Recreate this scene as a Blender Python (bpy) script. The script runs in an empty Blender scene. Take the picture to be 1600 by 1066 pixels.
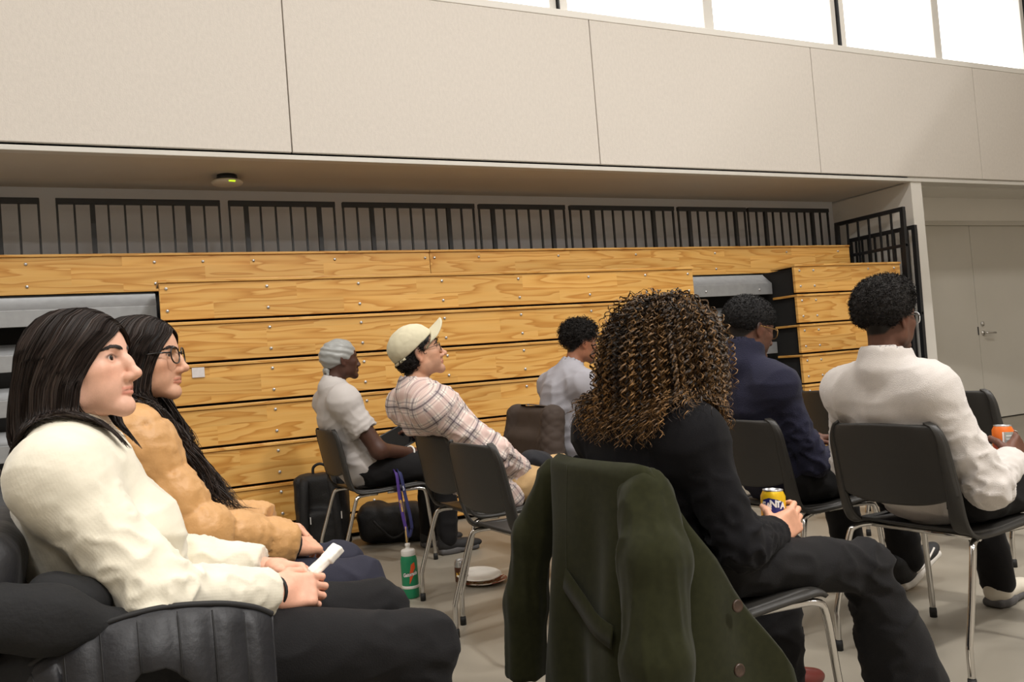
import bpy, bmesh, math, random
import numpy as np
from mathutils import Vector, Matrix, Euler

# ------------------------------------------------------------------ camera
SC = bpy.context.scene
COL = SC.collection
F_PX, YAW, PIT, ROL, HC = 1300.0, 0.4447, 0.0300, 0.0787, 1.08
def cam_axes():
    cy, sy, cp, sp = math.cos(YAW), math.sin(YAW), math.cos(PIT), math.sin(PIT)
    f = Vector((sy*cp, cy*cp, sp)); r = Vector((cy, -sy, 0)); u = r.cross(f)
    c, s = math.cos(ROL), math.sin(ROL)
    return c*r - s*u, s*r + c*u, f
_r, _u, _f = cam_axes()
cam_d = bpy.data.cameras.new('camera'); cam = bpy.data.objects.new('camera', cam_d); COL.objects.link(cam)
cam_d.sensor_width = 36.0; cam_d.lens = F_PX/1600*36.0; cam_d.clip_start = 0.05
cam.matrix_world = Matrix(((_r.x, _u.x, -_f.x, 0), (_r.y, _u.y, -_f.y, 0), (_r.z, _u.z, -_f.z, HC), (0, 0, 0, 1)))
SC.camera = cam

# ------------------------------------------------------------------ world, lamps, exposure
w = bpy.data.worlds.new('overcast_sky'); SC.world = w; w.use_nodes = True
w.node_tree.nodes['Background'].inputs[0].default_value = (0.80, 0.88, 1.0, 1)
w.node_tree.nodes['Background'].inputs[1].default_value = 1.2
def area(name, loc, size, power, color=(1, 0.972, 0.94), rot=(0, 0, 0), sy=None):
    l = bpy.data.lights.new(name, 'AREA'); l.energy = power; l.size = size; l.color = color
    if sy: l.shape = 'RECTANGLE'; l.size_y = sy
    o = bpy.data.objects.new(name, l); o.location = loc; o.rotation_euler = rot; COL.objects.link(o); return o
LAMP_P = 108
for lx in (-2.0, 2.5, 7.0):
    for ly in (-5.0, -1.2, 2.4):
        area('ceiling_lamp', (lx, ly, 6.7), 1.2, LAMP_P, sy=0.6)
area('ceiling_lamp', (3.0, -2.0, 6.6), 0.45, 330, sy=0.3)  # extra strong lamp added so the hung slab throws its shade edge
SC.view_settings.view_transform = 'Standard'; SC.view_settings.look = 'None'
SC.view_settings.exposure = 0.0; SC.view_settings.gamma = 1.0; SC.view_settings.use_curve_mapping = False

# ------------------------------------------------------------------ helpers
def srgb(r, g, b):
    f = lambda c: (c/255/12.92) if c/255 <= 0.04045 else ((c/255+0.055)/1.055)**2.4
    return (f(r), f(g), f(b), 1.0)
MATS = {}
def mat(name, color, rough=0.6, metal=0.0, bump=0.0, bscale=40.0, var=0.0, vscale=6.0, spec=0.5, sheen=0.0, attr=None, emit=0, stretch=None, subs=0.0, coat=0.0):
    """plain procedural material: base colour + noise variation + noise bump"""
    m = bpy.data.materials.new(name); m.use_nodes = True
    nt = m.node_tree; b = nt.nodes['Principled BSDF']
    b.inputs['Base Color'].default_value = color; b.inputs['Roughness'].default_value = rough
    b.inputs['Metallic'].default_value = metal; b.inputs['Specular IOR Level'].default_value = spec
    if sheen: b.inputs['Sheen Weight'].default_value = sheen; b.inputs['Sheen Roughness'].default_value = 0.5
    if coat: b.inputs['Coat Weight'].default_value = coat
    if subs:
        b.inputs['Subsurface Weight'].default_value = subs; b.inputs['Subsurface Radius'].default_value = (0.012, 0.004, 0.002)
        b.inputs['Subsurface Scale'].default_value = 1.0
    if emit: b.inputs['Emission Color'].default_value = color; b.inputs['Emission Strength'].default_value = emit
    tc = nt.nodes.new('ShaderNodeTexCoord'); src = tc.outputs['Object']
    if stretch:
        mp = nt.nodes.new('ShaderNodeMapping'); mp.inputs['Scale'].default_value = stretch
        nt.links.new(src, mp.inputs['Vector']); src = mp.outputs['Vector']
    base = None
    if attr:
        a = nt.nodes.new('ShaderNodeAttribute'); a.attribute_name = attr; base = a.outputs['Color']
    if var:
        n = nt.nodes.new('ShaderNodeTexNoise'); n.inputs['Scale'].default_value = vscale; n.inputs['Detail'].default_value = 4
        nt.links.new(src, n.inputs['Vector'])
        mr = nt.nodes.new('ShaderNodeMapRange'); mr.inputs[3].default_value = 1-var; mr.inputs[4].default_value = 1+var
        mr.inputs[1].default_value = 0.3; mr.inputs[2].default_value = 0.7
        nt.links.new(n.outputs['Fac'], mr.inputs[0])
        vm = nt.nodes.new('ShaderNodeVectorMath'); vm.operation = 'SCALE'
        if base: nt.links.new(base, vm.inputs[0])
        else: vm.inputs[0].default_value = color[:3]
        nt.links.new(mr.outputs[0], vm.inputs['Scale']); base = vm.outputs['Vector']
    if base: nt.links.new(base, b.inputs['Base Color'])
    if bump:
        n = nt.nodes.new('ShaderNodeTexNoise'); n.inputs['Scale'].default_value = bscale; n.inputs['Detail'].default_value = 3
        nt.links.new(src, n.inputs['Vector'])
        bp = nt.nodes.new('ShaderNodeBump'); bp.inputs['Strength'].default_value = bump; bp.inputs['Distance'].default_value = 0.01
        nt.links.new(n.outputs['Fac'], bp.inputs['Height']); nt.links.new(bp.outputs['Normal'], b.inputs['Normal'])
    MATS[name] = m
    return m

def tag(o, label=None, cat=None, group=None, kind=None):
    if label: o['label'] = label
    if cat: o['category'] = cat
    if group: o['group'] = group
    if kind: o['kind'] = kind
    return o
def empty(name, loc=(0, 0, 0), rz=0.0, label=None, cat=None, group=None, kind=None):
    o = bpy.data.objects.new(name, None); o.empty_display_size = 0.1
    o.location = loc; o.rotation_euler = (0, 0, rz); COL.objects.link(o)
    return tag(o, label, cat, group, kind)
def link_mesh(name, me, m, parent=None):
    o = bpy.data.objects.new(name, me); COL.objects.link(o)
    if m is not None and len(me.materials) == 0: me.materials.append(m)
    if parent is not None: o.parent = parent
    return o
def np_mesh(name, V, Fq, m, parent=None, smooth=True, cols=None, uv=None):
    """mesh from numpy arrays; Fq: (n,3) or (n,4) ints, or a list of such arrays"""
    me = bpy.data.meshes.new(name); V = np.ascontiguousarray(V, dtype=np.float32)
    fl = Fq if isinstance(Fq, list) else [Fq]
    me.vertices.add(len(V)); me.vertices.foreach_set('co', V.ravel())
    nl = sum(f.size for f in fl); npoly = sum(len(f) for f in fl)
    me.loops.add(nl); me.polygons.add(npoly)
    me.loops.foreach_set('vertex_index', np.concatenate([f.ravel() for f in fl]).astype(np.int32))
    tot = np.concatenate([np.full(len(f), f.shape[1], np.int32) for f in fl])
    st = np.concatenate([[0], np.cumsum(tot)[:-1]]).astype(np.int32)
    me.polygons.foreach_set('loop_start', st); me.polygons.foreach_set('loop_total', tot)
    me.polygons.foreach_set('use_smooth', np.full(npoly, smooth, dtype=bool))
    me.update(calc_edges=True)
    if cols is not None:
        c4 = np.ones((len(V), 4), np.float32); c4[:, :3] = cols
        a = me.attributes.new('Col', 'FLOAT_COLOR', 'POINT'); a.data.foreach_set('color', c4.ravel())
    if uv is not None:
        a = me.attributes.new('cloth', 'FLOAT_VECTOR', 'POINT'); u3 = np.zeros((len(V), 3), np.float32); u3[:, :uv.shape[1]] = uv
        a.data.foreach_set('vector', u3.ravel())
    return link_mesh(name, me, m, parent)

class MB:
    """collects simple solids into one mesh"""
    def __init__(s): s.v = []; s.f = []; s.sm = []
    def add(s, vs, fs, smooth=False):
        o = len(s.v); s.v += [tuple(v) for v in vs]; s.f += [tuple(i+o for i in f) for f in fs]; s.sm += [smooth]*len(fs); return s
    def box(s, x0, x1, y0, y1, z0, z1, bev=0.0, M=None):
        if bev <= 0:
            vs = [(x, y, z) for x in (x0, x1) for y in (y0, y1) for z in (z0, z1)]
            fs = [(0, 1, 3, 2), (4, 6, 7, 5), (0, 4, 5, 1), (2, 3, 7, 6), (0, 2, 6, 4), (1, 5, 7, 3)]
        else:
            bm = bmesh.new(); bmesh.ops.create_cube(bm, size=1.0)
            for v in bm.verts: v.co = Vector(((x0+x1)/2+v.co.x*(x1-x0), (y0+y1)/2+v.co.y*(y1-y0), (z0+z1)/2+v.co.z*(z1-z0)))
            bmesh.ops.bevel(bm, geom=bm.edges[:], offset=bev, segments=2, affect='EDGES', profile=0.5)
            bm.verts.ensure_lookup_table(); vs = [v.co.copy() for v in bm.verts]; fs = [tuple(v.index for v in f.verts) for f in bm.faces]; bm.free()
        if M is not None: vs = [M @ Vector(v) for v in vs]
        return s.add(vs, fs)
    def tube(s, pts, r, n=10, cap=True, closed=False):
        pts = [Vector(p) for p in pts]; N = len(pts)
        rr = r if isinstance(r, (list, tuple)) else [r]*N
        vs = []; up = None
        for i, p in enumerate(pts):
            if closed: t = (pts[(i+1) % N]-pts[i-1])
            else: t = pts[min(i+1, N-1)]-pts[max(i-1, 0)]
            if t.length < 1e-9: t = Vector((0, 0, 1))
            t.normalize()
            if up is None:
                a = Vector((0, 0, 1)) if abs(t.z) < 0.9 else Vector((1, 0, 0)); up = (a-t*a.dot(t)).normalized()
            else:
                up = up-t*up.dot(t)
                up = up.normalized() if up.length > 1e-6 else Vector((1, 0, 0))
            sd = t.cross(up)
            for k in range(n):
                a = 2*math.pi*k/n; vs.append(p+(up*math.cos(a)+sd*math.sin(a))*rr[i])
        fs = []
        for i in range(N if closed else N-1):
            j = (i+1) % N
            for k in range(n):
                l = (k+1) % n; fs.append((i*n+k, j*n+k, j*n+l, i*n+l))
        s.add(vs, fs, True)
        if cap and not closed:
            o = len(s.v)-len(vs)
            s.f.append(tuple(o+k for k in range(n))); s.sm.append(False)
            s.f.append(tuple(o+(N-1)*n+k for k in reversed(range(n)))); s.sm.append(False)
        return s
    def lathe(s, prof, n=24, c=(0, 0, 0), M=None, smooth=True):
        vs = []; fs = []
        for r, z in prof:
            for k in range(n):
                a = 2*math.pi*k/n; vs.append(Vector((c[0]+r*math.cos(a), c[1]+r*math.sin(a), c[2]+z)))
        for i in range(len(prof)-1):
            for k in range(n):
                l = (k+1) % n; fs.append((i*n+k, i*n+l, (i+1)*n+l, (i+1)*n+k))
        if M is not None: vs = [M @ v for v in vs]
        return s.add(vs, fs, smooth)
    def grid(s, P, thick=None, nrm=None):
        """P[i][j] points; optional thickness along given normals"""
        ni, nj = len(P), len(P[0])
        vs = [Vector(P[i][j]) for i in range(ni) for j in range(nj)]
        q = lambda i, j: i*nj+j
        fs = [(q(i, j), q(i, j+1), q(i+1, j+1), q(i+1, j)) for i in range(ni-1) for j in range(nj-1)]
        return s.add(vs, fs, True)
    def build(s, name, m, parent=None):
        me = bpy.data.meshes.new(name); me.from_pydata([tuple(v) for v in s.v], [], s.f)
        me.polygons.foreach_set('use_smooth', s.sm); me.update()
        return link_mesh(name, me, m, parent)
def struct(o, label=None): 
    o['kind'] = 'structure'
    if label: o['label'] = label
    return o
def copy_tree(o, parent=None):
    c = o.copy(); COL.objects.link(c); c.parent = parent
    for ch in list(o.children): copy_tree(ch, c)
    return c
def spline(pts, n=8):
    """Catmull-Rom through pts"""
    P = [Vector(p) for p in pts]; out = []
    for i in range(len(P)-1):
        a, b, c, d = P[max(i-1, 0)], P[i], P[i+1], P[min(i+2, len(P)-1)]
        for k in range(n):
            t = k/n; out.append(0.5*((2*b)+(c-a)*t+(2*a-5*b+4*c-d)*t*t+(3*b-a-3*c+d)*t**3))
    out.append(P[-1]); return out

# ------------------------------------------------------------------ materials of the hall
def wood_material():
    m = bpy.data.materials.new('varnished_pine'); m.use_nodes = True; nt = m.node_tree; L = nt.links
    b = nt.nodes['Principled BSDF']; b.inputs['Roughness'].default_value = 0.38
    tc = nt.nodes.new('ShaderNodeTexCoord'); oi = nt.nodes.new('ShaderNodeObjectInfo')
    sep = nt.nodes.new('ShaderNodeSeparateXYZ'); L.new(tc.outputs['Object'], sep.inputs[0])
    def math_(op, a, bb=None, c=None):
        n = nt.nodes.new('ShaderNodeMath'); n.operation = op
        for i, v in enumerate((a, bb, c)):
            if v is None: continue
            if isinstance(v, (int, float)): n.inputs[i].default_value = v
            else: L.new(v, n.inputs[i])
        return n.outputs[0]
    def comb(x, y, z):
        n = nt.nodes.new('ShaderNodeCombineXYZ')
        for i, v in enumerate((x, y, z)):
            if isinstance(v, (int, float)): n.inputs[i].default_value = v
            else: L.new(v, n.inputs[i])
        return n.outputs[0]
    rnd = math_('MULTIPLY', oi.outputs['Random'], 37.0)
    # glued-up staves: brick cells 0.75 m long, 0.13 m high, per board offset
    br = nt.nodes.new('ShaderNodeTexBrick'); br.offset = 0.37; br.inputs['Mortar Size'].default_value = 0.0
    br.inputs['Scale'].default_value = 1.0; br.inputs['Brick Width'].default_value = 0.85; br.inputs['Row Height'].default_value = 0.118
    br.inputs['Color1'].default_value = (0, 0, 0, 1); br.inputs['Color2'].default_value = (1, 1, 1, 1); br.inputs['Bias'].default_value = 0
    L.new(comb(math_('ADD', sep.outputs[0], rnd), math_('ADD', sep.outputs[2], math_('MULTIPLY', oi.outputs['Random'], 3.0)), 0.0), br.inputs['Vector'])
    cell = math_('MULTIPLY', br.outputs['Color'], 23.0)
    nz = nt.nodes.new('ShaderNodeTexNoise'); nz.inputs['Scale'].default_value = 1.0; nz.inputs['Detail'].default_value = 2.5; nz.inputs['Roughness'].default_value = 0.45
    L.new(comb(math_('ADD', math_('MULTIPLY', sep.outputs[0], 0.8), rnd), math_('ADD', cell, sep.outputs[1]), math_('MULTIPLY', sep.outputs[2], 8.0)), nz.inputs['Vector'])
    band = math_('FRACT', math_('MULTIPLY', nz.outputs['Fac'], 9.0))
    ramp = nt.nodes.new('ShaderNodeValToRGB'); cr = ramp.color_ramp
    cr.elements[0].position = 0.0; cr.elements[0].color = srgb(232, 181, 102)
    cr.elements[1].position = 1.0; cr.elements[1].color = srgb(234, 184, 106)
    for p, c in ((0.45, srgb(228, 174, 93)), (0.76, srgb(212, 153, 73)), (0.88, srgb(200, 138, 60)), (0.94, srgb(226, 173, 93))):
        e = cr.elements.new(p); e.color = c
    L.new(band, ramp.inputs[0])
    fine = nt.nodes.new('ShaderNodeTexNoise'); fine.inputs['Scale'].default_value = 1.0; fine.inputs['Detail'].default_value = 3
    L.new(comb(math_('MULTIPLY', sep.outputs[0], 6.0), sep.outputs[1], math_('MULTIPLY', sep.outputs[2], 180.0)), fine.inputs['Vector'])
    tint = math_('ADD', math_('MULTIPLY', br.outputs['Color'], 0.14), math_('ADD', 0.75, math_('MULTIPLY', fine.outputs['Fac'], 0.12)))
    vm = nt.nodes.new('ShaderNodeVectorMath'); vm.operation = 'SCALE'
    L.new(ramp.outputs[0], vm.inputs[0]); L.new(tint, vm.inputs['Scale'])
    L.new(vm.outputs['Vector'], b.inputs['Base Color'])
    return m
M_wood = wood_material()
M_panel = mat('fabric_panel', srgb(216, 209, 200), 0.9, bump=0.25, bscale=160, var=0.035, vscale=55, spec=0.1, stretch=(1, 1, 0.5))
M_white = mat('white_paint', srgb(226, 222, 214), 0.6, var=0.015, vscale=3)
M_trim = mat('pale_trim', srgb(212, 208, 200), 0.5, var=0.02)
M_recess = mat('recess_paint', srgb(214, 215, 219), 0.8, var=0.02, vscale=4)
M_soffit = mat('soffit_paint', srgb(205, 197, 184), 0.8, var=0.02, vscale=4)
M_door = mat('door_paint', srgb(194, 189, 178), 0.55, var=0.02, vscale=2)
M_steel = mat('galvanised_steel', srgb(158, 160, 162), 0.5, 0.55, var=0.06, vscale=20)
M_bolt = mat('bolt_zinc', srgb(205, 205, 205), 0.3, 0.8, var=0.02)
M_black = mat('black_paint', srgb(30, 31, 34), 0.45, var=0.1, vscale=20)
M_dark = mat('shade_black', srgb(20, 19, 18), 0.9, var=0.1)  # near-black colour standing in for shade behind planks and doors
M_chrome = mat('chrome_steel', srgb(205, 203, 200), 0.14, 1.0, var=0.02)
M_shell = mat('charcoal_plastic', srgb(45, 43, 40), 0.48, bump=0.05, bscale=500, var=0.04, vscale=30)
M_rubber = mat('black_rubber', srgb(18, 18, 18), 0.7, var=0.05)
M_ceil = mat('ceiling_paint', srgb(205, 200, 192), 0.9, var=0.02)
M_wall2 = mat('hall_paint', srgb(196, 188, 176), 0.9, var=0.02)
def floor_material():
    m = mat('sealed_floor', srgb(141, 134, 121), 0.42, var=0.05, vscale=2.2, bump=0.03, bscale=8, spec=0.4)
    return m
M_floor = floor_material()
M_pane = mat('daylit_frosted_pane', (1.0, 1.0, 1.0, 1), 0.3, emit=2.2, var=0.0)

# ------------------------------------------------------------------ the hall
XL, XR, YN, YF, ZC = -7.0, 13.0, -8.5, 6.83, 7.0
YW = 5.80           # plane of the panelled upper wall
RX = 7.373          # right end of the bleacher recess
struct(MB().box(XL, XR, YN, YF+0.1, -0.1, 0).build('floor', M_floor))
struct(MB().box(XL, XR, YN, YW+0.3, ZC, ZC+0.1).build('ceiling', M_ceil))
struct(MB().box(XL-0.1, XL, YN, YF+0.1, 0, ZC).build('wall_left', M_wall2))
struct(MB().box(XR, XR+0.1, YN, YF+0.1, 0, ZC).build('wall_right', M_wall2))
struct(MB().box(XL, XR, YN-0.1, YN, 0, ZC).build('wall_back', M_wall2))
struct(MB().box(XL, RX, YF, YF+0.1, 0, 2.64).build('wall_recess', M_recess))
struct(MB().box(XL, RX, YW+0.03, YF+0.1, 2.64, 2.75).build('ceiling_recess', M_soffit))
struct(MB().box(RX, RX+0.156, YW, YF+0.1, 0, 2.632).box(RX, RX+0.156, YW+0.08, YF+0.1, 2.625, 2.70).build('wall_pier', M_white))
# upper wall: a backing with fabric panels as its parts
up = struct(MB().box(XL, XR, YW+0.03, YW+0.25, 2.66, 3.90).build('wall_upper', M_trim))
xs = [XL, -6.0, -3.6, -1.24, 1.19, 3.70, 6.16, 8.50, 10.9, XR]
for a, b in zip(xs[:-1], xs[1:]):
    MB().box(a+0.004, b-0.004, YW, YW+0.035, 2.685, 3.895, 0.004).build('panel', M_panel, up)
struct(MB().box(XL, XR, YW-0.015, YW+0.06, 2.628, 2.662, 0.004).build('trim_1', M_trim))
# clerestory: sill, mullions, panes
struct(MB().box(XL, XR, YW-0.005, YW+0.3, 3.895, 3.955, 0.006).build('trim_2', M_white))
struct(MB().box(XL, XR, YW+0.03, YW+0.3, 5.6, ZC).build('wall_top', M_wall2))
mull = [(-6.2, 1), (-4.6, 0), (-2.95, 1), (-1.35, 0), (0.27, 1), (1.87, 0), (3.46, 1), (5.05, 0), (6.64, 1), (8.13, 0), (9.62, 1), (11.2, 0), (12.8, 1)]
for i in range(len(mull)-1):
    x0, x1 = mull[i][0], mull[i+1][0]
    wn = struct(empty('window_%d' % (i+1), ((x0+x1)/2, YW+0.16, 3.955)))
    cx = (x0+x1)/2
    def part(nm, m, *bx):
        o = MB().box(*bx, 0.006).build(nm, m, wn); o.location = (-cx, -(YW+0.16), -3.955)
    part('pane', M_pane, x0+0.06, x1-0.06, YW+0.15, YW+0.17, 3.98, 5.6)
    part('bottom_rail', M_white, x0+0.05, x1-0.05, YW+0.11, YW+0.21, 3.955, 4.0)
    if mull[i][1]:
        part('gasket', M_black, x0-0.006, x0+0.004, YW+0.045, YW+0.2, 3.955, 5.6)
        part('mullion', M_white, x0+0.006, x0+0.085, YW+0.06, YW+0.22, 3.955, 5.6)
    else:
        part('mullion', M_trim, x0-0.055, x0+0.055, YW+0.10, YW+0.22, 3.955, 5.6)
    if mull[i+1][1]:
        part('stile', M_trim, x1-0.075, x1-0.012, YW+0.08, YW+0.22, 3.955, 5.6)
# door alcove on the right
struct(MB().box(RX+0.156, XR, 6.5, 6.6, 2.36, 2.64).build('wall_header', M_white))
struct(MB().box(RX+0.156, 8.2, 6.5, 6.6, 0, 2.36).build('wall_door_side', M_white))
struct(MB().box(10.3, XR, 6.5, 6.6, 0, 2.36).build('wall_door_end', M_white))
struct(MB().box(RX+0.156, XR, YW+0.25, 6.6, 2.64, 2.7).build('ceiling_alcove', M_white))
for i, (a, b, hinge) in enumerate(((8.24, 9.222, 0), (9.228, 10.26, 1))):
    d = struct(empty('door_%d' % (i+1), (a, 6.5, 0)))
    def part(nm, m, *bx, bev=0.004):
        o = MB().box(*bx, bev).build(nm, m, d); o.location = (-a, -6.5, 0); return o
    part('leaf', M_door, a, b, 6.525, 6.57, 0.014, 2.315)
    if i == 0: part('edge_plate', M_black, 9.205, 9.221, 6.518, 6.526, 1.01, 1.11)
    else:
        mb = MB().tube([(9.30, 6.526, 1.03), (9.30, 6.49, 1.03), (9.30, 6.472, 1.03), (9.33, 6.468, 1.03), (9.45, 6.468, 1.025)], 0.011, 8)
        mb.lathe([(0, -0.005), (0.03, -0.005), (0.03, 0.004), (0.0, 0.006)], 20, M=Matrix.Translation((9.30, 6.52, 1.03)) @ Matrix.Rotation(math.pi/2, 4, 'X'))
        o = mb.build('lever_handle', M_chrome, d); o.location = (-a, -6.5, 0)
        o = MB().lathe([(0, -0.005), (0.028, -0.005), (0.028, 0.006), (0.02, 0.012), (0.0, 0.014)], 20, M=Matrix.Translation((9.30, 6.52, 1.14)) @ Matrix.Rotation(math.pi/2, 4, 'X')).build('deadbolt', M_chrome, d)
        o.location = (-a, -6.5, 0)
struct(MB().box(8.2, 10.3, 6.575, 6.62, -0.02, 2.36).build('door_gap_blocker', M_dark))  # dark slab added behind the doors to stop light under them
struct(MB().box(8.2, 10.3, 6.49, 6.6, 2.315, 2.365, 0.004).build('trim_3', M_door))
struct(MB().box(8.2, 8.238, 6.49, 6.6, 0, 2.36, 0.004).build('trim_4', M_door))

# ------------------------------------------------------------------ bleachers
YB = 5.66
def bolts(pts, parent):
    mb = MB()
    for x, y, z in pts:
        mb.lathe([(0.011, 0.0), (0.011, 0.004), (0.007, 0.008), (0.0, 0.009)], 8, M=Matrix.Translation((x, y, z)) @ Matrix.Rotation(math.pi/2, 4, 'X'))
    o = mb.build('bolts', M_bolt, parent); o['kind'] = 'stuff'; return o
def section(x0, x1, label, bx, grp):
    s = empty('bleacher_section', ((x0+x1)/2, YB, 0), 0, label, 'bleachers', grp)
    loc = (-(x0+x1)/2, -YB, 0)
    ztop = 1.796
    for k in range(7):
        z1 = ztop-0.273*k; z0 = z1-0.273+0.016 if k < 6 else 0.03
        pl = MB().box(x0, x1, YB, YB+0.03, z0, z1-0.022, 0.003).build('plank', M_wood, s); pl.location = loc
        nz = MB().box(x0-0.004, x1+0.004, YB-0.012, YB+0.30, z1-0.021, z1, 0.004).build('seat_board', M_wood, s); nz.location = loc
        if k < 6: bolts([(x, YB, z) for x in bx for z in (z1-0.058, z1-0.2)], pl)
    o = MB().box(x0+0.02, x1-0.02, YB+0.06, YB+0.5, 0, ztop-0.03).build('shade_backing', M_dark, s); o.location = loc  # black box put in for the shade showing between planks
    return s
section(0.268, 4.433, 'wide front bleacher section of stacked pine planks behind the seated audience',
        [0.31, 0.93, 1.55, 2.17, 2.79, 3.41, 3.95, 4.38], 'folded pine bleachers')
section(5.572, 6.934, 'narrow pine bleacher section at the right end beside the pier', [5.63, 5.80, 6.5, 6.85], 'folded pine bleachers')
top = empty('bleacher_top_row', (2.0, 6.28, 0), 0, 'long top row of the folded bleachers below the black railings', 'bleachers', 'folded pine bleachers')
for x0, x1, bx in ((-5.5, 2.318, [-0.5, 0.28, 0.6, 0.95, 1.55, 2.28]), (2.322, 6.966, [2.36, 2.75, 3.5, 4.3, 5.2, 6.1, 6.8])):
    pl = MB().box(x0, x1, 6.28, 6.31, 1.795, 2.045, 0.003).build('plank', M_wood, top); pl.location = (-2, -6.28, 0)
    nz = MB().box(x0, x1, 6.268, 6.50, 2.045, 2.063, 0.004).build('seat_board', M_wood, top); nz.location = (-2, -6.28, 0)
    bolts([(x, 6.28, z) for x in bx for z in (2.0, 1.85)], pl)
o = MB().box(-5.5, 7.08, 6.50, 6.8, 1.40, 1.449).build('rear_deck', M_wood, top); o.location = (-2, -6.28, 0)
o = MB().box(-5.5, 6.95, 6.33, 6.48, 0, 2.03).build('shade_backing', M_dark, top); o.location = (-2, -6.28, 0)  # black filling: shade below the top row put into colour
def aisle(x0, x1, label):
    s = empty('bleacher_aisle_frame', ((x0+x1)/2, 5.95, 0), 0, label, 'bleachers', 'steel aisle frames in the bleachers')
    loc = (-(x0+x1)/2, -5.95, 0)
    for k in range(6):
        z = 1.665-0.2765*k
        b = MB()
        b.box(x0, x1, 5.95, 5.965, z-0.105, z, 0.003)
        o = b.build('front_rail', M_steel, s); o.location = loc
        bolts([(x, 5.95, z-0.06) for x in np.arange(x0+0.35, x1, 0.62)], o)
        P = [[(x0, 5.955, z), (x1, 5.955, z)], [(x0, 6.06, z+0.085), (x1, 6.06, z+0.085)], [(x0, 6.06, z+0.09), (x1, 6.06, z+0.09)], [(x0, 6.2, z+0.09), (x1, 6.2, z+0.09)]] if k == 0 else [[(x0, 6.13, z-0.01), (x1, 6.13, z-0.01)], [(x0, 6.135, z+0.075), (x1, 6.135, z+0.075)], [(x0, 6.2, z+0.08), (x1, 6.2, z+0.08)]]
        o = MB().grid(P).build('deck_support', M_steel, s); o.location = loc
    o = MB().box(x0, x1, 6.2, 6.27, 0, 1.78).build('shade_backing', M_dark, s); o.location = loc  # dark backing stands in for the shade deep in the aisle
aisle(-5.5, 0.262, 'grey steel aisle frame left of the wide bleacher section')
aisle(4.44, 5.565, 'grey steel aisle frame between the two pine bleacher sections')

# ------------------------------------------------------------------ railings
def railing(name, n, width, thick, label, x0, y, z0, z1, lean=0.0):
    r = empty(name, (x0, y, z0), 0, label, 'railing', 'black railings standing behind the top row')
    h = z1-z0
    MB().box(0, width, -0.02, 0.02, h-0.04, h, 0.003).build('top_rail', M_black, r)
    MB().box(0, width, -0.015, 0.015, 0.05, 0.08, 0.003).build('bottom_rail', M_black, r)
    bars = {}
    for i in range(n):
        t = i/(n-1); wd = 0.034 if i in thick else 0.014
        x = wd/2 + t*(width-wd)
        key = i in thick
        if key not in bars:
            bo = MB().box(-wd/2, wd/2, -wd/2 if key else -0.01, wd/2 if key else 0.01, 0, h-0.04).build('post' if key else 'baluster', M_black, r); bars[key] = bo.data
        else:
            bo = link_mesh('post' if key else 'baluster', bars[key], None, r)
        bo.location = (x, 0, 0)
    r.rotation_euler = (lean, 0, 0)
    return r
rl = [(-1.62, 1.20, 11, (2, 8), 'leftmost black steel railing cut by the left edge of the picture'),
      (-0.32, 1.10, 11, (2, 8), 'black steel railing left of the ceiling device'),
      (0.84, 0.82, 8, (1, 6), 'short black steel railing just right of the ceiling device'),
      (1.72, 1.16, 11, (2, 8), 'long black steel railing above the wide bleacher section, near the plank joint'),
      (2.92, 0.86, 8, (1, 6), 'short black steel railing right of the joint in the top plank'),
      (3.83, 1.17, 11, (2, 8), 'long black steel railing above the man with short curls'),
      (5.05, 0.85, 8, (1, 6), 'short black steel railing above the right aisle frame'),
      (5.93, 1.12, 11, (2, 8), 'rightmost black steel railing against the recess back wall')]
for x0, wd, n, th, lab in rl:
    railing('railing', n, wd, th, lab, x0, 6.6, 1.45, 2.51)
def end_railing(x, y0, y1, z1, mid, n, label, lean):
    r = empty('railing', (x, y0, 0), 0, label, 'railing', 'railings leaning by the pier')
    wd = y1-y0
    MB().box(-0.02, 0.02, 0, wd, z1-0.04, z1, 0.003).build('top_rail', M_black, r)
    MB().box(-0.015, 0.015, 0, wd, mid-0.03, mid, 0.003).build('middle_rail', M_black, r)
    MB().box(-0.015, 0.015, 0, wd, 0.1, 0.13, 0.003).build('bottom_rail', M_black, r)
    for yy in (0.02, wd-0.02): MB().box(-0.02, 0.02, yy-0.02, yy+0.02, 0, z1-0.04).build('post', M_black, r)
    for i in range(n):
        yy = 0.02+(wd-0.04)*(i+1)/(n+1); MB().box(-0.008, 0.008, yy-0.009, yy+0.009, 0.1, z1-0.04).build('baluster', M_black, r)
    r.rotation_euler = (0, lean, 0)
end_railing(7.11, 5.74, 6.62, 2.36, 1.99, 5, 'taller black railing standing on end beside the pier', 0.025)
end_railing(7.22, 5.70, 6.55, 2.17, 1.30, 9, 'lower black railing tucked between taller railing and pier', 0.02)

# ------------------------------------------------------------------ small fixtures
ap = empty('access_point', (0.81, 6.33, 2.64), 0, 'round white wireless device with green light on the soffit', 'access point')
MB().lathe([(0.0, 0.0), (0.07, 0.0), (0.075, -0.03), (0.06, -0.045), (0.0, -0.045)], 28).build('mount', M_black, ap)
MB().lathe([(0.0, -0.04), (0.10, -0.042), (0.112, -0.052), (0.105, -0.066), (0.06, -0.076), (0.0, -0.078)], 36).build('cover', mat('device_plastic', srgb(214, 206, 190), 0.5, var=0.02), ap)
MB().box(-0.002, 0.045, -0.112, -0.08, -0.068, -0.060, 0.003).build('status_light', mat('green_led', srgb(190, 230, 40), 0.4, emit=1.2), ap)
o = MB().box(0.430, 0.505, 5.651, 5.6595, 1.165, 1.228).build('paper_tag', mat('tag_paper', srgb(214, 208, 206), 0.8, var=0.05, vscale=60))
tag(o, 'small white paper tag stuck on the bleacher plank beside the woman in glasses', 'tag')

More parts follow.
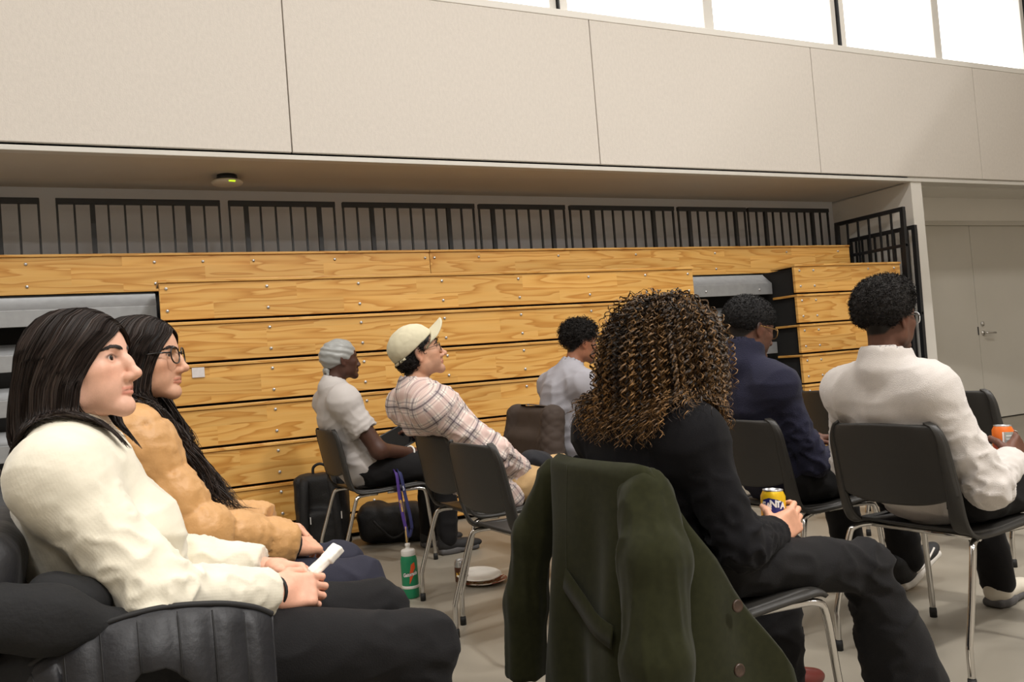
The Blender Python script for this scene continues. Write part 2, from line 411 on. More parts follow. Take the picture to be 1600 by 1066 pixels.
# unseen slab added overhead to shade the right end of the panelled wall
LK = np.array([3.0, -2.0, 6.6]); A_ = np.array([8.50, 5.8, 3.92]); B_ = np.array([7.20, 5.8, 2.68])
e = A_-B_; a0 = LK+0.62*(A_+e*1.3-LK); b0 = LK+0.62*(B_-e*0.8-LK); off = np.array([2.6, 0.0, -0.6])
mb = MB(); q4 = [a0, b0, b0+off, a0+off]; n4 = np.array([0, 0.02, 0]); mb.add([p-n4 for p in q4]+[p+n4 for p in q4], [(0, 1, 2, 3), (7, 6, 5, 4), (0, 4, 5, 1), (1, 5, 6, 2), (2, 6, 7, 3), (3, 7, 4, 0)])
struct(mb.build('light_blocker', M_white))
struct(MB().tube([tuple(a0), (a0[0], a0[1], ZC)], 0.03, 8).build('light_blocker_rod', M_black))  # rod added to hang the unseen slab

# ------------------------------------------------------------------ implicit surfaces -> meshes (numpy)
A3 = lambda *v: np.array(v, np.float32)
def unit(v):
    v = np.asarray(v, float); n = np.linalg.norm(v); return v/n if n > 1e-9 else v
class Prim:
    """one implicit solid. op: +1 union, -1 cut; k: blend radius"""
    def __init__(s, kind, k, op, c, R, **d):
        s.kind, s.k, s.op, s.c, s.R = kind, k, op, np.asarray(c, np.float32), R; s.__dict__.update(d)
    def ev(s, p):
        if s.kind == 'cone':
            pa = p-s.a; h = np.clip((pa@s.ba)*s.inv, 0, 1)
            q = pa-h[:, None]*s.ba
            return np.sqrt((q*q).sum(1))-(s.ra+(s.rb-s.ra)*h)
        if s.kind == 'ell':
            q = p-s.c
            if s.M is not None: q = q@s.M
            k0 = np.sqrt(((q/s.r)**2).sum(1)); k1 = np.sqrt(((q/(s.r*s.r))**2).sum(1))
            return k0*(k0-1)/np.maximum(k1, 1e-9)
        if s.kind == 'box':
            q = p-s.c
            if s.M is not None: q = q@s.M
            d = np.abs(q)-(s.r-s.rd)
            return np.sqrt((np.maximum(d, 0)**2).sum(1))+np.minimum(d.max(1), 0)-s.rd
        if s.kind == 'plane':
            return (p-s.c)@s.n
        if s.kind == 'fn':
            return s.fn(p)
def cone(a, b, ra, rb=None, k=0.02, op=1):
    a = np.asarray(a, np.float32); b = np.asarray(b, np.float32); rb = ra if rb is None else rb
    ba = b-a; l2 = float(ba@ba)+1e-12
    return Prim('cone', k, op, (a+b)/2, math.sqrt(l2)/2+max(ra, rb), a=a, ba=ba, inv=np.float32(1/l2), ra=ra, rb=rb)
def chain(pts, rs, k=0.02, op=1):
    return [cone(pts[i], pts[i+1], rs[i], rs[i+1], k, op) for i in range(len(pts)-1)]
def ell(c, r, M=None, k=0.02, op=1):
    return Prim('ell', k, op, c, max(r), r=np.asarray(r, np.float32), M=None if M is None else np.asarray(M, np.float32))
def rbox(c, r, rd=0.01, M=None, k=0.01, op=1):
    return Prim('box', k, op, c, float(np.linalg.norm(r)), r=np.asarray(r, np.float32), rd=rd, M=None if M is None else np.asarray(M, np.float32))
def halfspace(c, n, k=0.005, op=-1):
    """cut away the side the normal points to"""
    return Prim('plane', k, op, c, 1e3, n=-np.asarray(unit(n), np.float32))
def frame(fwd, up):
    """columns: forward, left, up (orthonormal)"""
    f = unit(fwd); u = np.asarray(up, float); u = unit(u-f*(u@f)); l = np.cross(u, f)
    return np.stack([f, l, u], 1)
def evalf(prims, p):
    d = np.full(len(p), 1e3, np.float32)
    for s in prims:
        e = s.ev(p).astype(np.float32); k = s.k
        if s.op > 0:
            h = np.maximum(k-np.abs(d-e), 0)/k; d = np.minimum(d, e)-h*h*k*0.25
        else:
            e = -e; h = np.maximum(k-np.abs(d-e), 0)/k; d = np.maximum(d, e)+h*h*k*0.25
    return d
def bounds(prims):
    lo = np.full(3, 1e9); hi = -lo
    for s in prims:
        if s.op > 0 and s.R < 100:
            lo = np.minimum(lo, s.c-s.R); hi = np.maximum(hi, s.c+s.R)
    return lo, hi
def mesh_sdf(prims, res, lo=None, hi=None, pad=0.01):
    """surface nets over a sparsely evaluated grid -> V, quads"""
    l0, h0 = bounds(prims); lo = l0-pad if lo is None else np.maximum(lo, l0-pad); hi = h0+pad if hi is None else np.minimum(hi, h0+pad)
    B = 8; n = np.ceil((hi-lo)/res/B).astype(int)*B; nb = n//B
    cs = B*res
    bi = np.stack(np.meshgrid(*[np.arange(k) for k in nb], indexing='ij'), -1).reshape(-1, 3)
    cc = (lo+(bi+0.5)*cs).astype(np.float32)
    d = evalf(prims, cc); rad = cs*0.87
    act = np.abs(d) < rad*1.25+0.004
    G = np.where(np.repeat(np.repeat(np.repeat(d.reshape(nb), B, 0), B, 1), B, 2) < 0, -1.0, 1.0).astype(np.float32)
    loc = np.stack(np.meshgrid(*[np.arange(B)]*3, indexing='ij'), -1).reshape(-1, 3)
    ab = bi[act]
    if len(ab) == 0: return np.zeros((0, 3)), np.zeros((0, 4), int)
    # group active blocks into super blocks to cull primitives
    key = (ab//3)@np.array([1000000, 1000, 1]); order = np.argsort(key, kind='stable'); ab = ab[order]; key = key[order]
    cuts = np.flatnonzero(np.diff(key))+1
    for grp in np.split(ab, cuts):
        idx = (grp[:, None, :]*B+loc[None]).reshape(-1, 3); p = (lo+idx*res).astype(np.float32)
        c = (p.min(0)+p.max(0))/2; R = float(np.linalg.norm(p.max(0)-p.min(0)))/2
        sub = [s for s in prims if s.R > 100 or np.linalg.norm(s.c-c) < s.R+R+max(s.k, 0.01)*1.5+0.012]
        if not sub: continue
        G[idx[:, 0], idx[:, 1], idx[:, 2]] = evalf(sub, p)
    return surface_nets(G, lo, res)
def surface_nets(G, lo, res):
    ins = G < 0; nx, ny, nz = G.shape
    c = ins[:-1, :-1, :-1].astype(np.int8)
    s = np.zeros((nx-1, ny-1, nz-1), np.int8)
    for i in (0, 1):
        for j in (0, 1):
            for k in (0, 1): s += ins[i:nx-1+i, j:ny-1+j, k:nz-1+k]
    act = (s > 0) & (s < 8); cell = np.argwhere(act)
    if len(cell) == 0: return np.zeros((0, 3)), np.zeros((0, 4), int)
    ids = np.full(act.shape, -1, np.int32); ids[act] = np.arange(len(cell))
    acc = np.zeros((len(cell), 3), np.float32); cnt = np.zeros(len(cell), np.float32)
    cor = [(i, j, k) for i in (0, 1) for j in (0, 1) for k in (0, 1)]
    val = {o: G[cell[:, 0]+o[0], cell[:, 1]+o[1], cell[:, 2]+o[2]] for o in cor}
    for o in cor:
        for ax in range(3):
            if o[ax]: continue
            q = list(o); q[ax] = 1; q = tuple(q); a, b = val[o], val[q]
            m = (a < 0) != (b < 0); t = np.where(m, a/(a-b+1e-20), 0)
            pos = np.tile(np.array(o, np.float32), (len(cell), 1)); pos[:, ax] += t
            acc[m] += pos[m]; cnt[m] += 1
    V = (cell+acc/cnt[:, None])*res+lo
    Q = []
    for ax in range(3):
        sl0 = [slice(None)]*3; sl1 = [slice(None)]*3; sl0[ax] = slice(0, -1); sl1[ax] = slice(1, None)
        a = ins[tuple(sl0)]; b = ins[tuple(sl1)]; e = np.argwhere(a != b)
        u, v = [(1, 2), (2, 0), (0, 1)][ax]
        e = e[(e[:, u] > 0) & (e[:, v] > 0) & (e[:, u] < G.shape[u]-1) & (e[:, v] < G.shape[v]-1)]
        flip = ~a[e[:, 0], e[:, 1], e[:, 2]]
        du = np.zeros(3, int); du[u] = 1; dv = np.zeros(3, int); dv[v] = 1
        g = lambda x: ids[x[:, 0], x[:, 1], x[:, 2]]
        q = np.stack([g(e-du-dv), g(e-dv), g(e), g(e-du)], 1); q[flip] = q[flip][:, ::-1]; Q.append(q)
    Q = np.concatenate(Q); Q = Q[(Q >= 0).all(1)]
    return V.astype(np.float32), Q
def vnormals(V, Q):
    n = np.cross(V[Q[:, 2]]-V[Q[:, 0]], V[Q[:, 3 % Q.shape[1]]]-V[Q[:, 1]]) if Q.shape[1] == 4 else np.cross(V[Q[:, 1]]-V[Q[:, 0]], V[Q[:, 2]]-V[Q[:, 0]])
    N = np.zeros_like(V)
    for i in range(Q.shape[1]): np.add.at(N, Q[:, i], n)
    return N/np.maximum(np.linalg.norm(N, axis=1, keepdims=True), 1e-12)
def relax(V, Q, it=1, amt=0.5):
    for _ in range(it):
        S = np.zeros_like(V); c = np.zeros(len(V), np.float32)
        for i in range(4):
            j = Q[:, (i+1) % 4]; np.add.at(S, Q[:, i], V[j]); np.add.at(c, Q[:, i], 1)
            np.add.at(S, j, V[Q[:, i]]); np.add.at(c, j, 1)
        V = V*(1-amt)+amt*S/np.maximum(c, 1)[:, None]
    return V
_rs = np.random.RandomState(7); _perm = np.tile(_rs.permutation(256), 3).astype(np.int32); _gr = _rs.randn(256, 3).astype(np.float32); _gr /= np.linalg.norm(_gr, axis=1, keepdims=True)
def pnoise(p):
    """3-D gradient noise, about -0.7..0.7"""
    p = np.asarray(p, np.float32); i = np.floor(p).astype(np.int32); f = p-i; i &= 255
    u = f*f*f*(f*(f*6-15)+10); r = 0
    for a in (0, 1):
        for b in (0, 1):
            for c in (0, 1):
                h = _perm[_perm[_perm[i[:, 0]+a]+i[:, 1]+b]+i[:, 2]+c]
                g = (_gr[h]*(f-np.array([a, b, c], np.float32))).sum(1)
                r = r+g*(u[:, 0] if a else 1-u[:, 0])*(u[:, 1] if b else 1-u[:, 1])*(u[:, 2] if c else 1-u[:, 2])
    return r
def fbm(p, o=3):
    return sum(pnoise(p*2.0**i+i*7.3)*0.5**i for i in range(o))
def strands(P, rad, taper=True, n=3):
    """P: (N,S,3) strand points -> tube mesh arrays"""
    N, S, _ = P.shape
    T = np.gradient(P, axis=1); T /= np.maximum(np.linalg.norm(T, axis=2, keepdims=True), 1e-9)
    ref = np.where(np.abs(T[..., 2:3]) > 0.9, A3(1, 0, 0), A3(0, 0, 1)); U = np.cross(T, ref); U /= np.maximum(np.linalg.norm(U, axis=2, keepdims=True), 1e-9)
    W = np.cross(T, U)
    r = np.broadcast_to(np.asarray(rad, np.float32).reshape(-1, 1) if np.ndim(rad) else np.float32(rad), (N, S)).copy()
    if taper: r = r*np.interp(np.linspace(0, 1, S), [0, 0.1, 0.7, 1], [0.7, 1, 1, 0.25])[None]
    ang = np.arange(n)*2*np.pi/n
    if n == 2:      # flat ribbons at random angles
        ra = np.random.RandomState(1).rand(N)*np.pi; cr, sr = np.cos(ra)[:, None, None], np.sin(ra)[:, None, None]; U, W = U*cr+W*sr, W*cr-U*sr
    V = P[:, :, None, :]+r[:, :, None, None]*(U[:, :, None, :]*np.cos(ang)[None, None, :, None]+W[:, :, None, :]*np.sin(ang)[None, None, :, None])
    base = (np.arange(N)[:, None, None]*S+np.arange(S-1)[None, :, None])*n; k = np.arange(n)[None, None, :]; k2 = (k+1) % n
    if n == 2: k = k[..., :1]; k2 = k2[..., :1]
    Q = np.stack([base+k, base+k2, base+n+k2, base+n+k], -1).reshape(-1, 4)
    return V.reshape(-1, 3).astype(np.float32), Q

# ------------------------------------------------------------------ heads, hands
def eulerM(yaw=0, pitch=0, roll=0):
    """head frame columns (forward, left, up); yaw + = turn left, pitch + = look up, roll + = tilt to the right"""
    return np.array(Matrix.Rotation(yaw, 3, 'Z') @ Matrix.Rotation(-pitch, 3, 'Y') @ Matrix.Rotation(roll, 3, 'X'))
def ry(a):
    return np.array(Matrix.Rotation(a, 3, 'Y'))
def rz_(a):
    return np.array(Matrix.Rotation(a, 3, 'Z'))
def head_prims(h):
    g = lambda k, d: h.get(k, d)
    jw, nl, nw, lip, chin = g('jaw', 1.0), g('nose', 1.0), g('nose_w', 1.0), g('lip', 1.0), g('chin', 1.0)
    mo = g('mouth', 0.0); brow = g('brow', 1.0); hump = g('hump', 0.0); full = g('full', 1.0)
    P = [ell((-0.006, 0, 0.032), (0.098, 0.076, 0.085), k=0.02),
         ell((0.028, 0, 0.012), (0.066, 0.065, 0.078), k=0.03),
         ell((0.043, 0, -0.045), (0.047, 0.050*jw, 0.056), k=0.03),
         ell((0.022, 0, -0.062), (0.048, 0.050*jw, 0.040), k=0.03)]
    for s in (1, -1):
        P += [cone((0.004, 0.047*s*jw, -0.066), (0.076*chin, 0.012*s, -0.101), 0.018, 0.014, k=0.025),
              cone((0.004, 0.047*s*jw, -0.066), (0.004, 0.058*s, -0.015), 0.018, 0.018, k=0.03),
              ell((0.055, 0.046*s, -0.024), (0.026, 0.020, 0.021), k=0.022),
              ell((0.050, 0.034*s*jw, -0.058), (0.026*full, 0.022*full, 0.026), k=0.02)]
    P += [ell((0.080*chin, 0, -0.103), (0.016, 0.019, 0.015), k=0.018)]
    for s in (1, -1):
        P += [cone((0.086, 0.010*s, 0.017), (0.068, 0.047*s, 0.021), 0.010*brow, 0.009, k=0.014)]
    # orbits
    for s in (1, -1):
        P += [ell((0.097, 0.0325*s, -0.002), (0.0165, 0.0185, 0.0125), k=0.010, op=-1)]
    # lids: a skin ball opened by an almond slit
    for s in (1, -1):
        P += [ell((0.0745, 0.0325*s, -0.001), (0.0148, 0.0165, 0.0140), k=0.007)]
        P += [ell((0.0925, 0.0325*s, -0.0015), (0.010, 0.0135, g('eye', 0.0050)), M=eulerM(0.25*s, 0, 0), k=0.0015, op=-1)]
    # nose
    P += [cone((0.0860, 0, 0.012), (0.1010, 0, -0.016), 0.0082, 0.0080, k=0.012),
          cone((0.0990+hump, 0, -0.010), (0.1105*nl, 0, -0.0380), 0.0086, 0.0098*nw, k=0.012),
          ell((0.1125*nl, 0, -0.0415), (0.0112, 0.0120*nw, 0.0100), k=0.010)]
    for s in (1, -1):
        P += [ell((0.0985, 0.0122*s*nw, -0.0455), (0.0140, 0.0080*nw, 0.0086), k=0.006)]
        P += [ell((0.1030, 0.0072*s*nw, -0.0530), (0.0068, 0.0038*nw, 0.0036), k=0.003, op=-1)]
    P += [ell((0.0945+mo, 0, -0.059), (0.0085, 0.010, 0.010), k=0.010)]
    # lips
    for s in (1, -1):
        P += [cone((0.0945+0.002*lip+mo, 0.005*s, -0.0668), (0.0820+mo, 0.0235*s, -0.0715), 0.0050*lip, 0.0022, k=0.005),
              cone((0.0928+0.002*lip+mo, 0.004*s, -0.0763), (0.0815+mo, 0.0220*s, -0.0725), 0.0058*lip, 0.0022, k=0.005)]
    for s in (1, -1):
        P += [cone((0.1000+mo, 0.0, -0.0714), (0.0850+mo, 0.0225*s, -0.0722), 0.0004, k=0.004, op=-1)]
    # ears
    for s in (1, -1):
        M = eulerM(-0.42*s, 0.12, 0)
        P += [ell((-0.010, 0.0790*s, -0.010), (0.0180, 0.0060, 0.0310), M=M, k=0.008),
              ell((-0.004, 0.0850*s, -0.008), (0.0100, 0.0055, 0.0200), M=M, k=0.005, op=-1),
              cone((0.004, 0.075*s, -0.012), (0.002, 0.077*s, -0.002), 0.005, 0.004, k=0.004)]
    return P
def hand_prims(curl, thumb=None, spread=0.0, s=1.0, side=1, seglen=1.0):
    """local: x to the fingers, y thumb side (mirrored by side), -z palm. curl: 4 x (mcp,pip,dip) radians"""
    P = [rbox((0.047, 0, 0), (0.050, 0.040, 0.0135), 0.012, k=0.01), ell((0.030, 0.022, -0.006), (0.034, 0.020, 0.017), k=0.015),
         ell((0.030, -0.024, -0.005), (0.036, 0.016, 0.015), k=0.015), cone((-0.03, 0, 0), (0.015, 0, 0), 0.026, 0.027, k=0.02)]
    F = [(0.030, 0.092, (0.043, 0.026, 0.021), 0.0092), (0.010, 0.096, (0.047, 0.029, 0.022), 0.0094), (-0.010, 0.093, (0.043, 0.027, 0.021), 0.0090), (-0.029, 0.086, (0.034, 0.021, 0.018), 0.0080)]
    for i, (y, x, sg, r) in enumerate(F):
        p = np.array([x-0.006, y, 0.001]); a = 0.0; sp = spread*(1.5-i)*0.5; k0 = 0.008
        for j in range(3):
            a += curl[i][j]
            d = np.array([math.cos(a)*math.cos(sp), math.cos(a)*math.sin(sp), -math.sin(a)]); q = p+d*sg[j]*seglen
            P.append(cone(p, q, r*(1-0.10*j), r*(1-0.10*(j+1)), k=0.0035 if j else 0.008)); p = q
    t = thumb or [(0.016, 0.030, -0.008), (0.045, 0.056, -0.020), (0.072, 0.064, -0.026), (0.094, 0.058, -0.030)]
    rr = [0.014, 0.0115, 0.0100, 0.0080]
    P += [cone(t[i], t[i+1], rr[i], rr[i+1], k=0.010 if i == 0 else 0.004) for i in range(3)]
    S = np.array([s, s*side, s])
    for q in P:      # scale and mirror
        q.c = (q.c*S).astype(np.float32); q.R *= s; q.k *= s
        if q.kind == 'cone': q.a = (q.a*S).astype(np.float32); q.ba = (q.ba*S).astype(np.float32); q.inv = np.float32(1/(float(q.ba@q.ba)+1e-12)); q.ra *= s; q.rb *= s
        else: q.r = q.r*s
        if q.kind == 'box': q.rd *= s
    return P
CURL_REST = [(0.5, 0.6, 0.3), (0.55, 0.65, 0.35), (0.6, 0.7, 0.35), (0.65, 0.7, 0.4)]
CURL_FIST = [(1.0, 1.3, 0.7), (1.05, 1.35, 0.7), (1.1, 1.35, 0.7), (1.15, 1.3, 0.7)]
CURL_CAN = [(0.50, 0.75, 0.55), (0.50, 0.75, 0.55), (0.52, 0.75, 0.55), (0.55, 0.75, 0.5)]
THUMB_CAN = [(0.016, 0.030, -0.010), (0.030, 0.055, -0.030), (0.045, 0.062, -0.056), (0.060, 0.050, -0.074)]
def two_bone(a, c, l1, l2, pole):
    """middle joint of a two-bone chain from a to c bending towards pole"""
    a, c, pole = map(lambda v: np.asarray(v, float), (a, c, pole)); d = c-a; L = np.linalg.norm(d); u = d/L
    L2 = min(L, (l1+l2)*0.999); x = (l1*l1-l2*l2+L2*L2)/(2*L2); h = math.sqrt(max(l1*l1-x*x, 0))
    p = pole-a; p = p-u*(p@u); return a+u*x+unit(p)*h
def tri(q):
    return q
def smoothstep(a, b, x):
    t = np.clip((x-a)/(b-a), 0, 1); return t*t*(3-2*t)
def to_world(V, c, M):
    return V@np.asarray(M, np.float32).T+np.asarray(c, np.float32)

def build_head(h, skin, res):
    """returns V (head local), Q, colours"""
    P = head_prims(h)
    nd = np.asarray(h['neck_to'], float)          # neck end in head-local coords
    P.insert(4, cone((-0.018, 0, -0.055), nd*0.55+np.array([-0.020, 0, -0.055])*0.45, 0.054*h.get('neck', 1), 0.053*h.get('neck', 1), k=0.03))
    P.insert(5, cone(nd*0.55+np.array([-0.020, 0, -0.055])*0.45, nd, 0.053*h.get('neck', 1), 0.060*h.get('neck', 1), k=0.02))
    V, Q = mesh_sdf(P, res)
    x, y, z = V.T; ay = np.abs(y)
    c = np.tile(np.array(skin, np.float32), (len(V), 1))
    def mix(m, col, amt=1.0):
        m = (m*amt)[:, None]; c[:] = c*(1-m)+np.array(col, np.float32)*m
    sk = np.array(skin)
    lipc = h.get('lip_col', tuple(sk*np.array([0.86, 0.58, 0.58])))
    red = tuple(sk*np.array([1.0, 0.80, 0.74]))
    mix(np.exp(-(((x-0.07)/0.03)**2+((ay-0.045)/0.022)**2+((z+0.03)/0.022)**2)), red, 0.55)
    mix(np.exp(-(((x-0.112)/0.014)**2+(ay/0.014)**2+((z+0.042)/0.012)**2)), red, 0.6)
    mix(smoothstep(0.070, 0.078, ay)*np.exp(-((x+0.01)/0.03)**2)*np.exp(-((z+0.01)/0.04)**2), red, 0.7)
    lw = np.clip(1-ay/0.0235, 0, 1)
    lm = smoothstep(0.080+h.get('mouth', 0.0), 0.086+h.get('mouth', 0.0), x)*smoothstep(0, 0.25, lw)*np.maximum(np.exp(-((z+0.0670)/0.0034)**4), np.exp(-((z+0.0762)/0.0046)**4))
    mix(lm, lipc, 0.9)
    mix(smoothstep(0.080, 0.09, x)*smoothstep(0, 0.3, lw)*np.exp(-((z+0.0715)/0.0012)**2), tuple(np.array(lipc)*0.45), 0.8)
    mix(np.exp(-(((x-0.088)/0.012)**2+((ay-0.0325)/0.016)**2+((z+0.002)/0.0085)**2)), tuple(sk*np.array([0.72, 0.6, 0.58])), 0.5)
    ring = np.abs(np.sqrt(((ay-0.0325)/0.0140)**2+((z+0.0010)/0.0062)**2)-1.0)
    mix(np.exp(-(ring/0.22)**2)*smoothstep(0.078, 0.084, x)*smoothstep(-0.006, 0.001, z), (0.012, 0.008, 0.007), 0.85)
    if h.get('stubble'):
        m = smoothstep(-0.045, -0.062, z)*smoothstep(0.0, 0.02, x+0.01)*smoothstep(-0.13, -0.112, z)*(1-lm)
        m *= 1-np.exp(-(((x-0.06)/0.03)**2+((ay-0.04)/0.015)**2+((z+0.045)/0.015)**2)); mix(m, tuple(sk*0.45), h['stubble'])
    if h.get('scalp'):
        # hair-covered scalp: above a hair line, behind the temples
        zl = np.interp(x, [-0.11, -0.06, -0.01, 0.02, 0.055, 0.075, 0.1], h.get('line', [-0.075, -0.07, 0.00, 0.010, 0.035, 0.068, 0.075]))
        m = smoothstep(-0.006, 0.004, z-zl)*(1-np.exp(-(((x+0.005)/0.016)**2+((z+0.01)/0.026)**2))*smoothstep(0.07, 0.076, ay))
        mix(m, h['scalp'], 1.0)
    return V, Q, c
def build_eyes(h, gaze=(1, 0, 0), iris=(0.05, 0.025, 0.012)):
    Vs, Fs, Cs = [], [], []; g = unit(gaze)
    nu, nv = 28, 20
    for s in (1, -1):
        th = np.linspace(0, np.pi, nv); ph = np.arange(nu)*2*np.pi/nu
        fr = frame(g, (0, 0, 1)); T, Ph = np.meshgrid(th**1.35/np.pi**0.35, ph, indexing='ij')
        d = np.stack([np.cos(T), np.sin(T)*np.cos(Ph), np.sin(T)*np.sin(Ph)], -1)@fr.T
        v = d.reshape(-1, 3)*0.0128+np.array([0.0755, 0.0325*s, -0.0012])
        c = np.where(T[..., None] < 0.19, np.array([0.004, 0.004, 0.004]), np.where(T[..., None] < 0.52, np.array(iris), np.array([0.52, 0.48, 0.46])))
        i = np.arange(nv-1)[:, None]*nu; k = np.arange(nu)[None]; k2 = (k+1) % nu
        f = np.stack([i+k, i+nu+k, i+nu+k2, i+k2], -1).reshape(-1, 4)+len(Vs)*nu*nv
        Vs.append(v); Fs.append(f); Cs.append(c.reshape(-1, 3))
    return np.concatenate(Vs), np.concatenate(Fs), np.concatenate(Cs)
def build_brows(h):
    """eyebrows as many short hairs"""
    rs = np.random.RandomState(3); N = h.get('brow_n', 260); S = 4
    t = rs.rand(N); s = np.where(rs.rand(N) < 0.5, 1, -1); w = np.interp(t, [0, 0.25, 0.7, 1], [0.55, 1, 0.8, 0.2])*h.get('brow_w', 0.0042)
    y = (0.008+t*0.046); z = np.interp(t, [0, 0.55, 1], [0.0140, 0.0205, 0.0150])+(rs.rand(N)-0.5)*2*w
    x = np.interp(y, [0.01, 0.03, 0.05, 0.053], [0.0985, 0.0935, 0.0785, 0.074])*1.0
    P = np.zeros((N, S, 3), np.float32); L = 0.008
    for k in range(S):
        u = k/(S-1)*L; P[:, k] = np.stack([x+0.0008-u*0.22, (y+u*0.85)*s, z+u*np.interp(t, [0, 0.5, 1], [0.7, 0.15, -0.35])], 1)
    # press the hairs on the skin
    prims = head_prims(h); p = P.reshape(-1, 3).copy()
    for _ in range(6):
        d = evalf(prims, p); e = 1e-3
        gx = np.stack([evalf(prims, p+np.eye(3, dtype=np.float32)[a]*e)-d for a in range(3)], 1)/e
        p -= gx*(d-0.0009)[:, None]*0.8
    return strands(p.reshape(N, S, 3), 0.00055)

# ------------------------------------------------------------------ bodies and clothes
V3 = lambda *v: np.array(v, float)
def lerp(a, b, t): return np.asarray(a, float)*(1-t)+np.asarray(b, float)*t
def torso_prims(S, g=0.0):
    J = S['J']; w = S.get('w', 1.0); fw = S.get('fwd', (1, 0, 0)); bl = S.get('belly', 0.0)
    P_, C_, N_ = J['pelvis'], J['chest'], J['neck']; m = lerp(P_, C_, 0.5)
    M1 = frame(fw, C_-P_); M2 = frame(fw, N_-C_)
    up2 = unit(N_-C_)
    L = [ell(P_, (0.115+g, 0.160*w+g, 0.115+g), M1, k=0.05),
         ell(m, (0.100+g+bl, 0.135*w+g, 0.150+g), M1, k=0.07),
         ell(C_, (0.112+g, 0.150*w+g, 0.165+g), M2, k=0.07),
         cone(J['rsh'], J['lsh'], 0.058+g, 0.058+g, k=0.07)]
    for s in ('rsh', 'lsh'):
        L.append(cone(N_+up2*0.005, lerp(N_, J[s], 0.92), 0.045+g*0.5, 0.050+g, k=0.06))
    for b in S.get('bust', []): L.append(ell(b[0], b[1], M2, k=0.06))
    return L
def arm_prims(S, side, g0=0.0, g1=0.0, end=1.0):
    J = S['J']; a, b, c = J[side+'sh'], J[side+'el'], J[side+'wr']; c = lerp(b, c, end)
    return [cone(a, b, 0.052+g0, 0.043+g0, k=0.05), cone(b, c, 0.043+g0, 0.043*(1-end)+0.029*end+g1, k=0.03)]
def leg_prims(S, side, g=0.0, gl=None, foot=True):
    J = S['J']; gl = g if gl is None else gl
    return [cone(J[side+'hip'], J[side+'kn'], 0.084+g, 0.060+g, k=0.05), cone(J[side+'kn'], J[side+'an'], 0.058+g, 0.042+gl, k=0.03)]
def arm_coord(S, V):
    """per vertex: weight of the nearest sleeve and metres along it, angle round it"""
    J = S['J']; best = np.full(len(V), 1e9); s_ = np.zeros(len(V)); a_ = np.zeros(len(V)); p_ = np.zeros(len(V))
    for side in ('r', 'l'):
        off = 0.0
        for p, q in ((side+'sh', side+'el'), (side+'el', side+'wr')):
            a, b = J[p], J[q]; ba = b-a; L = np.linalg.norm(ba); tu = ((V-a)@ba)/L**2; t = np.clip(tu, 0, 1)
            d = np.linalg.norm(V-a-t[:, None]*ba, axis=1); fr = frame(ba, (0.05, 0.02, 1)) if abs(unit(ba)[2]) < 0.9 else frame(ba, (1, 0, 0))
            ql = (V-a)@fr; ang = np.arctan2(ql[:, 1], ql[:, 2]); pr = ql[:, 2] if abs(fr[2, 2]) > 0.1 else ql[:, 1]
            m = d < best; best[m] = d[m]; s_[m] = (off+(tu if p.endswith('sh') else t)*L)[m]; a_[m] = ang[m]; p_[m] = pr[m]; off += L
    arm_coord.perp = p_
    return best, s_, a_
